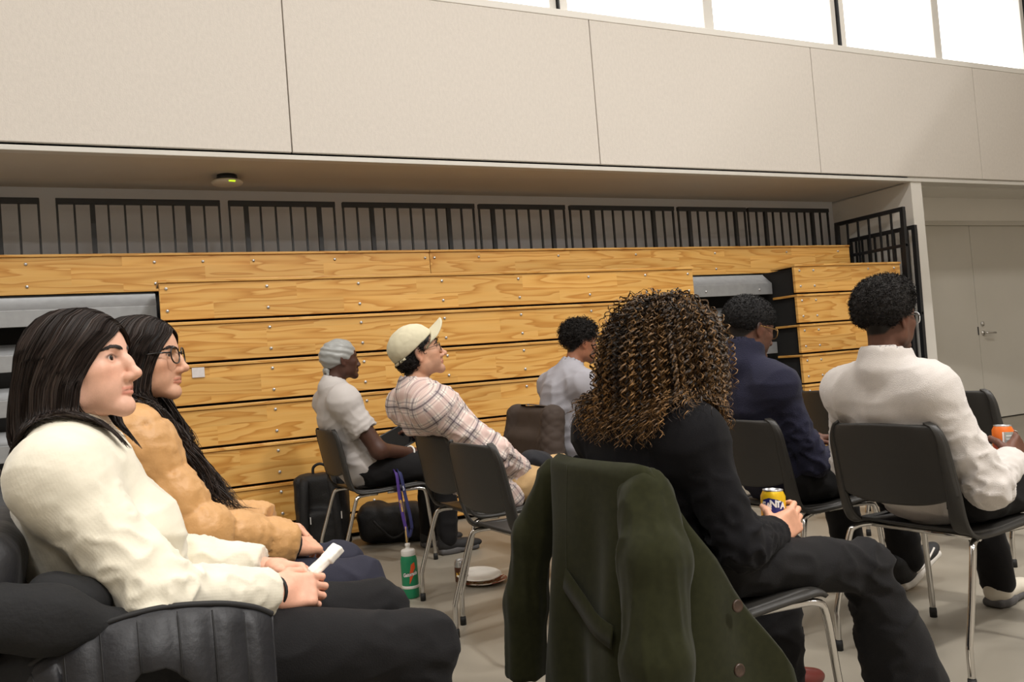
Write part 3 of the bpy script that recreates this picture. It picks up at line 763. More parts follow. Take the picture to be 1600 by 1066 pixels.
def garment(name, S, prims, res, m, root, style=None, seed=0.0, amp=1.0, cut=(), smooth=1):
    V, Q = mesh_sdf(list(prims)+list(cut)+[back_cut()], res)
    if smooth: V = relax(V, Q, smooth, 0.5)
    N = vnormals(V, Q); J = S['J']
    d_arm, s_arm, a_arm = arm_coord(S, V)
    tp = torso_prims(S, 0.0); d_t = evalf(tp, V.astype(np.float32))
    w_arm = smoothstep(-0.02, 0.02, d_t-(d_arm-0.05))
    up = unit(J['neck']-J['pelvis']); s_t = (V-J['pelvis'])@up
    disp = np.zeros(len(V))
    def ridge(q): return np.clip(1-2.6*np.abs(pnoise(q)), 0, 1)**2
    wob = 0.6*pnoise(V*5+seed)[:, None]
    q_arm = np.stack([s_arm*20, np.sin(a_arm)*1.3+s_arm*5, np.cos(a_arm)*1.3], 1)+seed+wob
    f_arm = ridge(q_arm)*(0.35+0.9*np.exp(-((s_arm-0.29)/0.12)**2))
    q_t = np.stack([V[:, 0]*5, V[:, 1]*4+s_t*2, s_t*13], 1)+seed+wob
    f_t = ridge(q_t)*(0.35+0.8*smoothstep(0.35, 0.05, s_t))+0.6*ridge(V*np.array([8, 8, 3])+seed+9)
    folds = w_arm*f_arm+(1-w_arm)*f_t
    if style == 'knit':
        disp = 0.010*fbm(V*7+seed, 3)+0.013*(folds-0.3)+0.0012*fbm(V*90, 2)
    elif style == 'shirt':
        q = V*np.array([8, 8, 4.5])+seed
        disp = 0.010*fbm(V*5+seed, 2)+0.014*(folds-0.3)
    elif style == 'puffer':
        sp = 0.115
        ph = np.where(w_arm > 0.5, s_arm, s_t+0.02)
        ph = ph+0.010*pnoise(V*9+seed)
        q = np.abs(np.sin(np.pi*ph/sp))**0.55
        cr = ridge(np.stack([ph*9, np.sin(a_arm)*2.2, np.cos(a_arm)*2.2], 1)*np.where(w_arm > 0.5, 1.0, 0.0)[:, None]+np.where(w_arm > 0.5, 0.0, 1.0)[:, None]*V*np.array([16, 16, 7])+seed+wob)
        disp = 0.011*(q-0.75)+0.004*fbm(V*8+seed, 2)-0.006*(cr**1.5-0.15)*(1.25-q)+0.0035*(ridge(V*np.array([34, 34, 22])+seed)-0.3)+0.003*fbm(V*30+seed, 2)
    elif style == 'pants':
        disp = 0.006*fbm(V*6+seed, 2)+0.007*(ridge(V*np.array([7, 9, 12])+seed+wob)-0.3)
        for kn in ('rkn', 'lkn', 'rhip', 'lhip'):
            d = np.linalg.norm(V-J[kn], axis=1); disp += 0.012*np.exp(-(d/0.13)**2)*(ridge(V*np.array([13, 8, 13])+np.array([1, 0, 1])*V[:, 2:3]*6+seed)-0.3)
    hd = unit(J['head']-J['neck']); disp = disp*smoothstep(0.075, 0.125, np.linalg.norm(V-(J['neck']+hd*0.02), axis=1))
    V = V+N*(disp*amp)[:, None].astype(np.float32)
    fwt = unit(np.array([1, 0, 0])-up*up[0]); side = np.abs(N[:, 1]) > 0.62
    u = np.where(w_arm > 0.5, arm_coord.perp, np.where(side, (V-J['pelvis'])@fwt, (V-J['pelvis'])[:, 1])); v = np.where(w_arm > 0.5, s_arm, s_t)
    return np_mesh(name, V, Q, m, root, uv=np.stack([u, v, w_arm], 1))
def cuff_cut(J, side, at=1.0, depth=0.05):
    b, c = J[side+'el'], J[side+'wr']; d = unit(c-b); p = lerp(b, c, at)
    return rbox(p+d*depth, (depth, 0.08, 0.08), 0.004, frame(d, (0, 0.1, 1)), k=0.006, op=-1)

def back_cut():
    """flatten whoever leans on the chair back"""
    return rbox((-0.318, 0, 0.655), (0.045, 0.24, 0.150), 0.03, frame((1, 0, 0.18), (0, 0, 1)), k=0.035, op=-1)
def person(name, S):
    """S: loc, rz, J (joints), head dict, skin, hands. Returns root"""
    root = empty('person', S['loc'], S['rz'], S['label'], 'person', 'seated audience')
    J = S['J'] = {k: np.asarray(v, float) for k, v in S['J'].items()}
    H = S['head']; Mh = S['Mh'] = eulerM(*H.get('rot', (0, 0, 0))); hs = H.get('s', 1.0)
    H['neck_to'] = ((J['neck']-np.array([0, 0, 0.03])-J['head'])@Mh)/hs
    Vh, Qh, Ch = build_head(H, S['skin'], S.get('hres', 0.0025)/hs)
    Vs = [to_world(Vh*hs, J['head'], Mh)]; Qs = [Qh]; Cs = [Ch]
    off = len(Vh)
    body = torso_prims(S, -0.012)
    for sd in 'rl': body += arm_prims(S, sd, -0.004*S.get('arm_in', 1), -0.002)+leg_prims(S, sd, -0.012)
    body.append(back_cut()); V, Q = mesh_sdf(body, S.get('bres', 0.016)); V = relax(V, Q, 1)
    Vs.append(V); Qs.append(Q+off); Cs.append(np.tile(np.array(S['skin'], np.float32), (len(V), 1))); off += len(V)
    for sd in 'rl':
        hd = S.get(sd+'hand')
        if hd is None: continue
        fr = frame(hd['dir'], hd['nrm'])
        P = hand_prims(hd.get('curl', CURL_REST), hd.get('thumb'), hd.get('spread', 0.05), hd.get('s', 0.95), 1 if sd == 'r' else -1)
        V, Q = mesh_sdf(P, hd.get('res', 0.003)); V = to_world(V, hd.get('at', J[sd+'wr']), fr)
        sk = np.array(S['skin'], np.float32); c = np.tile(sk, (len(V), 1))
        c = c*(1+0.10*pnoise(V*60)[:, None])*np.array([1.02, 0.93, 0.90])
        Vs.append(V); Qs.append(Q+off); Cs.append(c); off += len(V)
    np_mesh('body', np.concatenate(Vs), np.concatenate(Qs), M_skin, root, cols=np.concatenate(Cs))
    v, f, c = build_eyes(H, H.get('gaze', (1, 0, 0)), H.get('iris', (0.035, 0.018, 0.010)))
    v = to_world(v*hs, J['head'], Mh); n = len(v)//2; fn = len(f)//2
    np_mesh('eye', v[:n], f[:fn], M_eye, root, cols=c[:n]); np_mesh('eye', v[n:], f[fn:]-n, M_eye, root, cols=c[n:])
    if H.get('brow_n', 260):
        v, f = build_brows(H); o = np_mesh('eyebrows', to_world(v*hs, J['head'], Mh), f, S.get('brow_mat', M_hairdark), root); o['kind'] = 'stuff'
    S['root'] = root
    return root
def shoe(S, side, m, sole, root, d=None, lift=0.0, toe_up=0.0, L=0.27, name='shoe'):
    a = S['J'][side+'an']; d = unit(d if d is not None else (1, 0, 0)); M = frame(d+np.array([0, 0, math.tan(toe_up)]), (0, 0, 1)); b = V3(a[0], a[1], lift)
    q = lambda x, y, z: b+M@np.array([x, y, z])
    P = [ell(q(-0.01, 0, 0.055), (0.055, 0.038, 0.045), M, k=0.03), ell(q(0.07, 0, 0.045), (0.09, 0.042, 0.036), M, k=0.04), ell(q(L-0.125, 0, 0.038), (0.075, 0.044, 0.028), M, k=0.03), cone(q(-0.01, 0, 0.06), q(-0.015, 0, 0.11), 0.040, 0.044, k=0.03)]
    V, Q = mesh_sdf(P, 0.006); sh = np_mesh(name, V, Q, m, root)
    P = [rbox(q(-0.005, 0, 0.018), (0.055, 0.040, 0.017), 0.014, M, k=0.03), rbox(q(L/2-0.05, 0, 0.018), (L/2-0.03, 0.043, 0.016), 0.014, M, k=0.03)]
    V, Q = mesh_sdf(P, 0.006); np_mesh('sole', V, Q, sole, sh)
    return sh
def glasses(S, m, root, wire=0.0016, rx=0.0235, rz=0.0195, sq=2.6, temple_m=None, lens=True):
    """frame with two rims, bridge and temples in head space"""
    J, Mh = S['J'], S['Mh']; hs = S['head'].get('s', 1.0)
    T = lambda pts: [Vector(J['head']+Mh@(np.asarray(p, float)*hs)) for p in pts]
    g = None
    xf = lambda y: 0.1060-0.10*max(abs(y)-0.012, 0)**1.35*4.0
    for s in (1, -1):
        pts = []
        for k in range(28):
            a = 2*math.pi*k/28; ca, sa = math.cos(a), math.sin(a)
            y = 0.0335+rx*abs(ca)**(2/sq)*(1 if ca > 0 else -1); z = -0.004+rz*abs(sa)**(2/sq)*(1 if sa > 0 else -1)
            pts.append((xf(y), y*s, z))
        if g is None: g = MB().tube(T(pts), wire*hs, 6, closed=True).build('glasses', m, root)
        else: MB().tube(T(pts), wire*hs, 6, closed=True).build('rim', m, g)
        if lens:
            mb = MB(); c = T([(xf(0.0335), 0.0335*s, -0.004)])[0]; P2 = T(pts)
            mb.add([c]+P2, [(0, 1+k, 1+(k+1) % 28) for k in range(28)]); mb.build('lens', M_lens, g)
        ye = 0.0335+rx
        MB().tube(T([(xf(ye), ye*s, 0.004), (0.07, 0.0755*s, 0.006), (0.03, 0.079*s, 0.006), (-0.004, 0.080*s, 0.006), (-0.022, 0.079*s, -0.008)]), wire*1.05*hs, 6).build('temple', temple_m or m, g)
    MB().tube(T([(xf(0.011), 0.0105, 0.002), (0.1120, 0, 0.006), (xf(0.011), -0.0105, 0.002)]), wire*hs, 6).build('bridge', m, g)
    return g
# ------------------------------------------------------------------ hair
def scalp_roots(N, rs, line, ymin=0.0, extra=None):
    """random points on the skull above the hair line (head local)"""
    out = []; 
    while sum(len(o) for o in out) < N:
        d = rs.randn(N*2, 3); d /= np.linalg.norm(d, axis=1, keepdims=True)
        p = d*np.array([0.098, 0.076, 0.085])+np.array([-0.006, 0, 0.032])
        q = d*np.array([0.066, 0.065, 0.078])+np.array([0.028, 0, 0.012])
        use = (np.abs(p[:, 0]) > -1) & (p[:, 0] > 0.02) & (np.linalg.norm(q-np.array([-0.006, 0, 0.03]), axis=1) > np.linalg.norm(p-np.array([-0.006, 0, 0.03]), axis=1))
        p[use] = q[use]
        zl = np.interp(p[:, 0], [-0.11, -0.06, -0.01, 0.02, 0.055, 0.075, 0.1], line)
        p = p[p[:, 2] > zl]; out.append(p)
    return np.concatenate(out)[:N]
LINE_F = [-0.070, -0.065, -0.035, -0.005, 0.036, 0.074, 0.088]
LINE_M = [-0.060, -0.055, 0.005, 0.012, 0.036, 0.064, 0.075]
def grow(P0, D0, S, step, prims, margin, grav, jitter=0.0, target=None, seed=0.0, stiff=0.75):
    """march strands; push out of prims"""
    p = P0.astype(np.float32).copy(); d = D0.copy(); out = [p.copy()]
    for i in range(1, S):
        t = i/(S-1); gdir = np.array([0, 0, -1.0])
        g = np.broadcast_to(gdir, p.shape).copy()
        if target is not None:
            pt, wt = target(t, p); g = g*(1-wt)+pt*wt
        gw = grav(t) if callable(grav) else grav
        d = d*stiff+g*gw*(1-stiff)*4
        if jitter: d = d+jitter*np.stack([pnoise(p*14+seed), pnoise(p*14+seed+31), 0*p[:, 0]], 1)
        d /= np.maximum(np.linalg.norm(d, axis=1, keepdims=True), 1e-6)
        st = step[:, None] if np.ndim(step) else step
        p = p+(d*st).astype(np.float32)
        for _ in range(2):
            f = evalf(prims, p); e = 2e-3; bad = f < margin
            if not bad.any(): break
            pb = p[bad]; fb = f[bad]
            gr = np.stack([evalf(prims, pb+np.eye(3, dtype=np.float32)[a]*e)-fb for a in range(3)], 1)/e
            gr /= np.maximum(np.linalg.norm(gr, axis=1, keepdims=True), 1e-6)
            mg = margin[bad] if np.ndim(margin) else margin
            p[bad] = pb+gr*(mg-fb)[:, None]
            # slide along the surface
            dn = (d[bad]*gr).sum(1, keepdims=True); d[bad] = d[bad]-gr*np.minimum(dn, 0)
        out.append(p.copy())
    return np.stack(out, 1)
def skull_prims(S, m=0.0):
    J, Mh = S['J'], S['Mh']; hs = S['head'].get('s', 1.0)
    T = lambda v: J['head']+Mh@(np.asarray(v, float)*hs)
    L = [ell(T((-0.006, 0, 0.032)), np.array((0.098, 0.076, 0.085))*hs+m, Mh, k=0.02), ell(T((0.028, 0, 0.012)), np.array((0.066, 0.065, 0.078))*hs+m, Mh, k=0.03),
         ell(T((0.035, 0, -0.05)), np.array((0.052, 0.058, 0.062))*hs+m, Mh, k=0.03), cone(T((-0.018, 0, -0.055)), J['neck'], 0.056+m, 0.062+m, k=0.03)]
    return L
def hair_mesh(name, P, rad, m, root, cols, n=3):
    """cols: (N,3) per strand"""
    V, Q = strands(P, rad, True, n); c = np.repeat(cols, len(V)//len(cols), axis=0)
    o = np_mesh(name, V, Q, m, root, cols=c); o['kind'] = 'stuff'; return o
def fuzz_hair(S, root, prims, res, col, m, N=3500, ln=0.012, seed=1, disp=0.004, freq=70, rad=0.0007, name='hair', curl=0.004, cut=()):
    """cropped curly hair: a rough volume and short curls sticking out of it"""
    V, Q = mesh_sdf(list(prims)+list(cut), res); N_ = vnormals(V, Q)
    V = V+N_*(disp*(fbm(V*freq+seed, 2)+0.6*fbm(V*freq*0.3+seed, 2)))[:, None].astype(np.float32)
    c = np.array(col, np.float32)*(1+0.5*pnoise(V*90)[:, None]); o = np_mesh(name, V, Q, m, root, cols=np.clip(c, 0.001, 1))
    rs = np.random.RandomState(seed); i = rs.randint(0, len(V), N); p = V[i]; n = N_[i]; S_ = 7
    a = rs.randn(N, 3); a -= n*(a*n).sum(1, keepdims=True); a /= np.linalg.norm(a, axis=1, keepdims=True); b = np.cross(n, a); ph = rs.rand(N)*6.28
    L = ln*(0.5+rs.rand(N)); P = np.zeros((N, S_, 3), np.float32)
    for k in range(S_):
        t = k/(S_-1); an = ph+t*7; P[:, k] = p+n*(L*t-0.002)[:, None]+(a*np.cos(an)[:, None]+b*np.sin(an)[:, None])*(curl*min(1, t*3))
    cc = np.array(col, np.float32)*(0.7+0.8*rs.rand(N, 1))
    h = hair_mesh('curls', P, rad*1.25, m, o, cc, 2)
    return o
M_skin = mat('skin', srgb(220, 180, 160), 0.48, attr='Col', spec=0.35, var=0.05, vscale=70, bump=0.06, bscale=350)
M_eye = mat('eye_surface', (1, 1, 1, 1), 0.12, attr='Col', var=0.01)
M_hairdark = mat('dark_hair', srgb(34, 26, 24), 0.45, var=0.2, vscale=60)
M_hair = mat('hair_strands', (0.02, 0.015, 0.012, 1), 0.58, attr='Col', spec=0.35, var=0.10, vscale=30)
M_afro = mat('matte_curls', (0.01, 0.009, 0.008, 1), 0.75, attr='Col', spec=0.25, var=0.2, vscale=120)
def lens_material():
    m = bpy.data.materials.new('spectacle_lens'); m.use_nodes = True; nt = m.node_tree; nt.nodes.clear()
    o = nt.nodes.new('ShaderNodeOutputMaterial'); t = nt.nodes.new('ShaderNodeBsdfTransparent'); g = nt.nodes.new('ShaderNodeBsdfGlossy'); mx = nt.nodes.new('ShaderNodeMixShader')
    g.inputs['Roughness'].default_value = 0.05; t.inputs[0].default_value = (0.93, 0.95, 0.95, 1); mx.inputs[0].default_value = 0.08
    nt.links.new(t.outputs[0], mx.inputs[1]); nt.links.new(g.outputs[0], mx.inputs[2]); nt.links.new(mx.outputs[0], o.inputs[0]); return m
M_lens = lens_material()

# ------------------------------------------------------------------ stacking chairs
def shell(name, P, thick, m, parent):
    """P: (ni,nj,3) mid-surface grid -> closed shell of given thickness"""
    P = np.asarray(P, float); ni, nj, _ = P.shape
    du = np.gradient(P, axis=0); dv = np.gradient(P, axis=1); n = np.cross(du, dv); n /= np.maximum(np.linalg.norm(n, axis=2, keepdims=True), 1e-9)
    A = (P+n*thick/2).reshape(-1, 3); B = (P-n*thick/2).reshape(-1, 3); V = np.concatenate([A, B]); o = ni*nj
    i, j = np.meshgrid(np.arange(ni-1), np.arange(nj-1), indexing='ij'); q = (i*nj+j).ravel()
    f1 = np.stack([q, q+nj, q+nj+1, q+1], 1); f2 = f1[:, ::-1]+o
    rim = list(range(nj))+[k*nj+nj-1 for k in range(1, ni)]+[(ni-1)*nj+k for k in range(nj-2, -1, -1)]+[k*nj for k in range(ni-2, 0, -1)]
    r = np.array(rim); r2 = np.roll(r, -1); f3 = np.stack([r, r2, r2+o, r+o], 1)
    return np_mesh(name, V, np.concatenate([f1, f2, f3]), m, parent)
BP = np.array([(-0.283, 0.800), (-0.268, 0.72), (-0.250, 0.62), (-0.236, 0.54), (-0.222, 0.490), (-0.196, 0.458), (-0.150, 0.443), (-0.05, 0.440), (0.08, 0.446), (0.19, 0.449), (0.222, 0.440)])
def back_x(z): return np.interp(z, BP[::-1][5:, 1], BP[::-1][5:, 0])
def make_chair():
    root = empty('stacking_chair', (0, 0, 0), 0, 'x', 'chair', 'charcoal stacking chairs')
    ni, nj = 26, 25
    G = np.zeros((ni, nj, 3))
    for i in range(ni):
        s = i/(ni-1)
        for j in range(nj):
            u = -1+2*j/(nj-1); zb = 0.532+0.040*abs(u)**3
            z = zb+(0.800-zb)*s
            hw = 0.222-0.012*s
            k = max(0.0, (s-0.66)/0.34); hw *= 1-0.20*(1-math.sqrt(max(0, 1-k*k)))
            z2 = z-0.006*u*u*s
            y = u*hw; x = back_x(z)-0.032*(1-u*u)
            G[i, j] = (x, y, z2)
    shell('backrest', G, 0.009, M_shell, root)
    def hwz(z, t):
        if t > 0.42 or z < 0.574: return 0.226
        s = (z-0.572)/(0.800-0.572); k = min(1.0, max(0.0, (s-0.66)/0.34)); return 0.004*(1-s)+(0.222-0.012*s)*(1-0.20*(1-math.sqrt(max(0, 1-k*k))))
    for sgn in (1, -1):
        path = [Vector(v) for v in spline([(a, 0, b) for a, b in BP], 5)]
        A = np.zeros((len(path), 7, 3))
        for i, p in enumerate(path):
            t = i/(len(path)-1); wd = np.interp(t, [0, 0.12, 0.35, 0.5, 1], [0.012, 0.030, 0.046, 0.05, 0.03])
            for j in range(7):
                e = j/6; y = hwz(p.z, t)-wd*(1-e)
                A[i, j] = (p.x+0.008*(e**3)*(1-smoothstep(0.35, 0.6, t))-0.010*(1-e), sgn*y, p.z+(0.012*(e**3)*smoothstep(0.3, 0.5, t)*(-1)))
        if sgn < 0: A = A[:, ::-1]
        shell('side_bracket', A, 0.012, M_shell, root)
    G = np.zeros((22, 23, 3))
    for i in range(22):
        s = i/21
        for j in range(23):
            u = -1+2*j/22; x = -0.192+0.415*s
            hw = 0.215*(1-0.10*max(0, (s-0.85)/0.15)**2-0.10*max(0, (0.15-s)/0.15)**2)
            z = np.interp(s, [0, 0.1, 0.4, 0.85, 1], [0.452, 0.444, 0.440, 0.452, 0.436])-0.014*(1-u*u)*math.sin(math.pi*s)
            G[i, j] = (x, u*hw, z)
    shell('seat', G, 0.010, M_seat, root)
    MB().tube([(-0.12, -0.20, 0.420), (-0.12, 0.20, 0.420)], 0.0095, 8).build('crossbar', M_chrome, root)
    MB().tube([(0.12, -0.19, 0.418), (0.12, 0.19, 0.418)], 0.0095, 8).build('crossbar', M_chrome, root)
    for s in (1, -1):
        for pts in ([(-0.06, 0.175, 0.418), (-0.13, 0.195, 0.422), (-0.185, 0.215, 0.416), (-0.206, 0.224, 0.385), (-0.25, 0.233, 0.25), (-0.285, 0.238, 0.145), (-0.290, 0.238, 0.11), (-0.292, 0.238, 0.03)],
                    [(0.0, 0.175, 0.418), (0.13, 0.200, 0.420), (0.195, 0.215, 0.416), (0.216, 0.222, 0.385), (0.228, 0.228, 0.25), (0.240, 0.232, 0.12), (0.243, 0.233, 0.03)]):
            lg = MB().tube(spline([(x, y*s, z) for x, y, z in pts], 4), 0.0105, 10).build('leg', M_chrome, root)
            x, y, z = pts[-1]; MB().lathe([(0, 0), (0.013, 0), (0.0135, 0.02), (0.0125, 0.034), (0.0, 0.034)], 12, (x, y*s, 0)).build('foot', M_rubber, lg)
    return root
M_seat = M_shell
proto = make_chair(); first = [True]
def chair(x, y, rz, label):
    if first[0]: c = proto; first[0] = False
    else: c = copy_tree(proto)
    c.location = (x, y, 0); c.rotation_euler = (0, 0, rz); c['label'] = label; return c
CH = dict(P1=(0.08, 1.95, 0.0), P2=(0.16, 2.52, 0.0), P3=(1.347, 4.83, 0.045), P4=(1.55, 3.60, 0.03), P5=(2.43, 4.25, 0.0), P6=(1.376, 1.836, 0.035), P7=(2.496, 2.65, 0.077), P8=(2.531, 1.989, 0.085))
chair(*CH['P1'], 'charcoal stacking chair under the woman in the cream sweater')
chair(*CH['P2'], 'charcoal stacking chair under the woman in the tan puffer jacket')
chair(*CH['P3'], 'charcoal stacking chair under the man with the grey head wrap')
chair(*CH['P4'], 'charcoal stacking chair under the man in the cream cap')
chair(1.488, 2.996, 0.075, 'empty charcoal stacking chair right behind the paper plates')
chair(*CH['P5'], 'charcoal stacking chair under the man in the grey dress shirt')
chair(*CH['P6'], 'charcoal stacking chair with the olive green coat over its back')
chair(*CH['P7'], 'charcoal stacking chair under the man in the navy pullover')
chair(*CH['P8'], 'charcoal stacking chair under the man in the white fleece')
chair(3.95, 3.58, 0.0, 'empty charcoal stacking chair seen behind the navy pullover man')
chair(3.87, 2.73, 0.05, 'empty charcoal stacking chair half hidden behind the white fleece man')

# ------------------------------------------------------------------ cloth materials
def knit_material(name, col, rib=260.0, strength=0.5, var=0.06):
    m = mat(name, col, 0.9, var=var, vscale=14, sheen=0.25, spec=0.15); nt = m.node_tree; b = nt.nodes['Principled BSDF']
    a = nt.nodes.new('ShaderNodeAttribute'); a.attribute_name = 'cloth'
    sp = nt.nodes.new('ShaderNodeSeparateXYZ'); nt.links.new(a.outputs['Vector'], sp.inputs[0])
    def sine(o, f):
        mu = nt.nodes.new('ShaderNodeMath'); mu.operation = 'MULTIPLY'; mu.inputs[1].default_value = f; nt.links.new(o, mu.inputs[0])
        si = nt.nodes.new('ShaderNodeMath'); si.operation = 'SINE'; nt.links.new(mu.outputs[0], si.inputs[0]); return si.outputs[0]
    ad = nt.nodes.new('ShaderNodeMath'); ad.operation = 'ADD'; nt.links.new(sine(sp.outputs[0], rib*4), ad.inputs[0]); nt.links.new(sine(sp.outputs[1], rib*2.2), ad.inputs[1])
    n = nt.nodes.new('ShaderNodeTexNoise'); n.inputs['Scale'].default_value = 320; tc = nt.nodes.new('ShaderNodeTexCoord'); nt.links.new(tc.outputs['Object'], n.inputs['Vector'])
    a2 = nt.nodes.new('ShaderNodeMath'); a2.operation = 'MULTIPLY_ADD'; a2.inputs[1].default_value = 9.0; nt.links.new(n.outputs['Fac'], a2.inputs[0]); nt.links.new(ad.outputs[0], a2.inputs[2])
    bp = nt.nodes.new('ShaderNodeBump'); bp.inputs['Strength'].default_value = strength; bp.inputs['Distance'].default_value = 0.0015
    nt.links.new(a2.outputs[0], bp.inputs['Height']); nt.links.new(bp.outputs['Normal'], b.inputs['Normal']); return m
def plaid_material():
    m = mat('pink_grey_plaid', srgb(222, 205, 195), 0.85, bump=0.15, bscale=250, spec=0.15); nt = m.node_tree; b = nt.nodes['Principled BSDF']; L = nt.links
    a = nt.nodes.new('ShaderNodeAttribute'); a.attribute_name = 'cloth'; sp = nt.nodes.new('ShaderNodeSeparateXYZ'); L.new(a.outputs['Vector'], sp.inputs[0])
    def band(o, period, pos, wd):
        x = nt.nodes.new('ShaderNodeMath'); x.operation = 'MULTIPLY_ADD'; x.inputs[1].default_value = 1/period; x.inputs[2].default_value = 50.0+pos; L.new(o, x.inputs[0])
        f = nt.nodes.new('ShaderNodeMath'); f.operation = 'FRACT'; L.new(x.outputs[0], f.inputs[0])
        c = nt.nodes.new('ShaderNodeMath'); c.operation = 'COMPARE'; c.inputs[1].default_value = 0.5; c.inputs[2].default_value = wd/period/2; L.new(f.outputs[0], c.inputs[0]); return c.outputs[0]
    cur = None
    for o in (0, 1):
        for pos, wd, col, fac in ((0.0, 0.030, srgb(206, 172, 164), 0.45), (0.5, 0.022, srgb(150, 138, 140), 0.45), (0.5, 0.006, srgb(84, 74, 84), 0.75), (0.28, 0.004, srgb(110, 98, 104), 0.5), (0.72, 0.004, srgb(110, 98, 104), 0.5)):
            mx = nt.nodes.new('ShaderNodeMix'); mx.data_type = 'RGBA'
            mm = nt.nodes.new('ShaderNodeMath'); mm.operation = 'MULTIPLY'; mm.inputs[1].default_value = fac; L.new(band(sp.outputs[o], 0.092, pos, wd), mm.inputs[0]); L.new(mm.outputs[0], mx.inputs[0])
            if cur is None: mx.inputs[6].default_value = srgb(226, 212, 202)
            else: L.new(cur, mx.inputs[6])
            mx.inputs[7].default_value = col; cur = mx.outputs[2]
    L.new(cur, b.inputs['Base Color']); return m
M_cream = knit_material('cream_knit', srgb(222, 215, 196), strength=0.06)
M_fleece = mat('white_fleece', srgb(204, 197, 191), 0.95, bump=0.3, bscale=380, var=0.04, vscale=30, sheen=0.4, spec=0.1)
M_tan = mat('tan_nylon', srgb(196, 148, 92), 0.5, bump=0.22, bscale=55, var=0.05, vscale=10, sheen=0.1)
M_blackpants = mat('black_trouser_cloth', srgb(24, 23, 24), 0.85, bump=0.15, bscale=300, var=0.08, vscale=9, sheen=0.03, spec=0.2)
M_blackknit = mat('black_jersey', srgb(14, 13, 16), 0.9, bump=0.08, bscale=300, var=0.08, vscale=9, sheen=0.02, spec=0.2)
M_navypants = mat('navy_cloth', srgb(28, 28, 44), 0.85, bump=0.15, bscale=300, var=0.08, vscale=9)
M_navyknit = mat('navy_knit', srgb(38, 38, 54), 0.9, bump=0.3, bscale=240, var=0.08, vscale=12, sheen=0.05, spec=0.15)
M_polo = mat('light_grey_pique', srgb(190, 184, 180), 0.9, bump=0.08, bscale=400, var=0.03, vscale=10, spec=0.15)
M_greyshirt = mat('grey_oxford', srgb(160, 158, 164), 0.85, bump=0.1, bscale=200, var=0.03, vscale=10, spec=0.2)
M_plaid = plaid_material()
M_khaki = mat('khaki_twill', srgb(188, 154, 108), 0.85, bump=0.15, bscale=240, var=0.05, vscale=10)
M_satin = mat('grey_satin', srgb(150, 151, 148), 0.34, bump=0.1, bscale=30, var=0.03, vscale=12, stretch=(1, 1, 6), sheen=0.2)
M_capcloth = mat('cream_cap_cotton', srgb(204, 196, 168), 0.9, bump=0.06, bscale=400, var=0.03, vscale=14)
M_whiteshoe = mat('cream_leather', srgb(206, 198, 182), 0.55, var=0.05)
M_blackshoe = mat('black_canvas', srgb(30, 29, 30), 0.7, bump=0.2, bscale=250, var=0.05)
M_solegrey = mat('grey_sole_rubber', srgb(84, 82, 82), 0.7, var=0.05)
M_solewhite = mat('white_sole_rubber', srgb(214, 208, 200), 0.6, var=0.04)
M_brownshoe = mat('oxblood_leather', srgb(96, 40, 34), 0.35, var=0.1)
M_blackband = mat('black_elastic', srgb(16, 15, 16), 0.7, var=0.1)
M_frameblack = mat('black_acetate', srgb(18, 17, 18), 0.25, var=0.05)
M_framewire = mat('dark_wire', srgb(70, 64, 58), 0.3, 0.8, var=0.05)
M_frameclear = mat('clear_acetate', srgb(214, 216, 216), 0.2, var=0.03)

SK_FAIR = srgb(222, 174, 150)[:3]; SK_LIGHT = srgb(214, 166, 138)[:3]; SK_TAN = srgb(206, 158, 130)[:3]; SK_DEEP = srgb(74, 48, 38)[:3]; SK_DEEP2 = srgb(96, 64, 50)[:3]; SK_BROWN = srgb(150, 100, 74)[:3]
def collar_ring(S, r0, r1, h, dz=0.0, lean=None):
    n = S['J']['neck']; up = unit(lerp(S['J']['neck'], S['J']['head'], 1)-S['J']['neck']) if lean is None else unit(lean)
    return [cone(n+up*dz, n+up*(dz+h), r0, r1, k=0.012)], cone(n+up*(dz+0.03), n+up*(dz+h+0.08), r0-0.022, r1-0.012, k=0.006, op=-1)
def band(S, side, at, r, m, root, wd=0.004, name='hair_tie'):
    b, c = S['J'][side+'el'], S['J'][side+'wr']; p = lerp(b, c, at); fr = frame(c-b, (0, 0.1, 1))
    MB().tube([Vector(p+fr[:, 1]*r*math.cos(a)+fr[:, 2]*r*math.sin(a)) for a in np.linspace(0, 2*math.pi, 20, endpoint=False)], wd, 6, closed=True).build(name, m, root)

